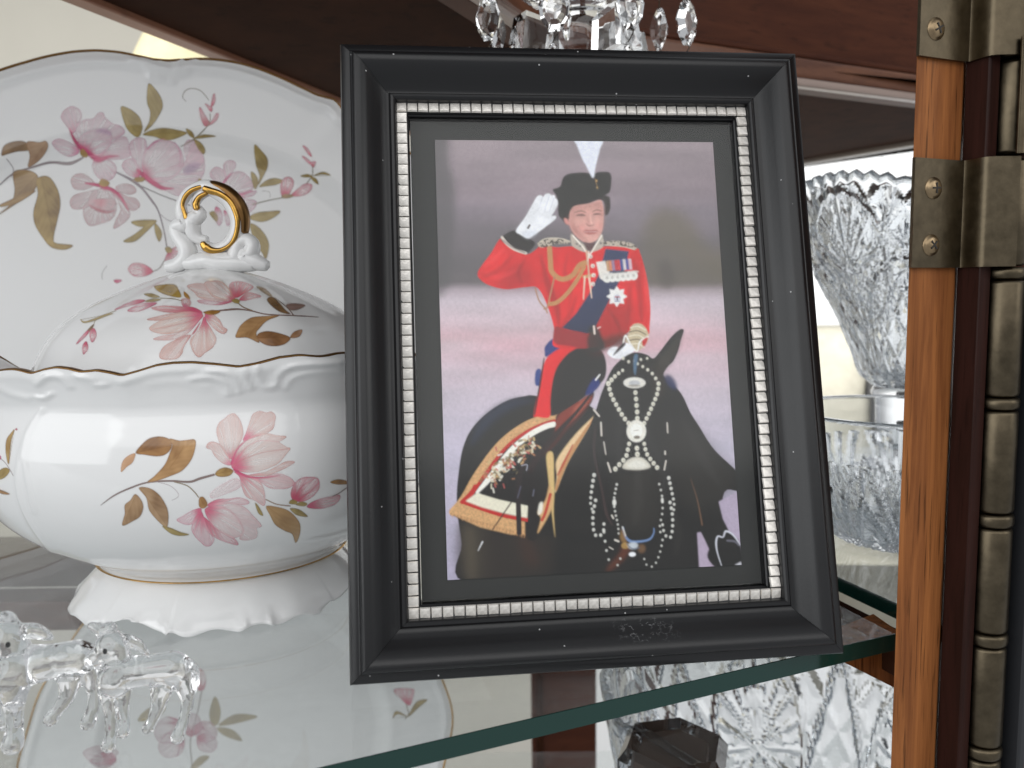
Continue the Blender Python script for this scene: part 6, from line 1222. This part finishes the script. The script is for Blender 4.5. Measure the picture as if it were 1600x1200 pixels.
def calf(label, parts_px, eye, facets):
    sc = .2167*YC/FPX*1.02
    def P(x, y, d=0.): q = at_y(0+x*.2167, 940+y*.2167, YC); return (q[0], YC-d*sc, q[2])
    parts = []
    for p in parts_px:
        if p[0] == 's': parts.append(('s', P(*p[1]), p[2]*sc*1.2)+((p[3],) if len(p) > 3 else ()))
        else: parts.append(('c', [P(*q) for q in p[1]], [r*sc*1.28 for r in p[2]]))
    me = blob_mesh(parts, .00042); zs = np.empty(len(me.vertices)*3); me.vertices.foreach_get('co', zs); zs = zs.reshape(-1, 3); dz = -zs[:, 2].min()+.0001; zs[:, 2] += dz
    me.vertices.foreach_set('co', zs.ravel()); me.update(); me.name = 'body'; me.materials.clear(); me.materials.append(CRYS); me.polygons.foreach_set('use_smooth', [True]*len(me.polygons)); print('calf faces', len(me.polygons))
    cen = zs.mean(0); E = empty('crystal_calf', (cen[0], cen[1], 0)); tag(E, label, 'figurine', 'clear crystal calf figurines'); B = link('body', me, None, E)
    md = B.modifiers.new('edges', 'EDGE_SPLIT'); md.split_angle = .30
    for (x, y, d) in eye:
        q = np.array(P(x, y, d))+(0, 0, dz); bm = bmesh.new(); bmesh.ops.create_icosphere(bm, subdivisions=2, radius=1, matrix=Matrix.Translation(q) @ Matrix.Diagonal((.0006, .0006, .00075, 1))); m_ = bpy.data.meshes.new('eye'); bm.to_mesh(m_); bm.free(); link('eye', m_, pbr('black_eye', (.004, .004, .004), .2), E)
    return E
calf('clear crystal calf figurine with its head raised, the right one of the pair', [
    ('s', (825, 375, 40), 98), ('c', [(790, 410, 60), (705, 462, 90)], [66, 40]), ('s', (800, 265, 20), 52), ('c', [(750, 270, 30), (690, 228, 50)], [34, 26]), ('c', [(900, 330, 20), (990, 370, 10), (1080, 440, 20)], [38, 34, 14]),
    ('c', [(850, 430, 20), (850, 560, 20)], [78, 88]), ('s', (845, 620, 20), 108), ('c', [(870, 590, 0), (1050, 575, -20), (1230, 560, -30)], [100, 88, 98]), ('s', (1245, 570, -30), 114, (1, .8, 1)),
    ('c', [(1350, 510, -30), (1400, 570, -30), (1400, 670, -30), (1390, 745, -30)], [22, 22, 26, 10]),
    ('c', [(800, 690, 40), (825, 860, 50), (825, 1000, 50), (815, 1075, 60)], [56, 34, 32, 42]), ('c', [(890, 690, -20), (880, 840, -30), (885, 960, -40), (875, 1030, -40)], [52, 34, 30, 38]),
    ('c', [(1190, 640, 20), (1160, 800, 40), (1120, 900, 40), (1095, 955, 50)], [74, 42, 30, 36]), ('c', [(1300, 640, -50), (1335, 790, -60), (1310, 930, -60), (1265, 1070, -50)], [70, 40, 30, 42])], [(826, 372, 128)], [((845, 600, 20), 122, 3), ((1060, 575, -20), 118, 5), ((1245, 570, -30), 126, 8)])
calf('clear crystal calf figurine with drooping ears, cut by the left picture edge', [
    ('s', (60, 370, 40), 130), ('c', [(40, 430, 60), (-30, 500, 90)], [96, 60]), ('s', (60, 260, 20), 70), ('c', [(150, 320, 20), (260, 325, 10), (330, 350, 10), (400, 375, 20)], [44, 46, 36, 10]), ('c', [(-10, 290, 20), (-80, 340, 10), (-150, 400, 20)], [44, 44, 12]),
    ('c', [(90, 440, 20), (90, 580, 20)], [110, 130]), ('s', (90, 620, 20), 160), ('c', [(120, 590, 0), (330, 565, -20), (540, 540, -30)], [128, 104, 106]), ('s', (560, 540, -30), 116, (1, .8, 1)),
    ('c', [(660, 480, -30), (690, 560, -30), (680, 660, -30)], [20, 22, 10]),
    ('c', [(140, 720, 60), (145, 880, 60), (150, 1010, 60), (140, 1105, 70)], [84, 50, 48, 62]), ('c', [(30, 720, -40), (30, 860, -50), (20, 960, -50), (20, 1010, -50)], [70, 46, 40, 50]),
    ('c', [(520, 640, 20), (510, 780, 30), (440, 880, 30), (395, 945, 40)], [70, 46, 36, 42]), ('c', [(610, 640, -50), (660, 780, -60), (650, 900, -60), (620, 1015, -50)], [66, 42, 36, 46])], [(134, 376, 120)], [((100, 610, 20), 172, 4), ((330, 565, -20), 140, 6), ((560, 540, -30), 128, 9)])
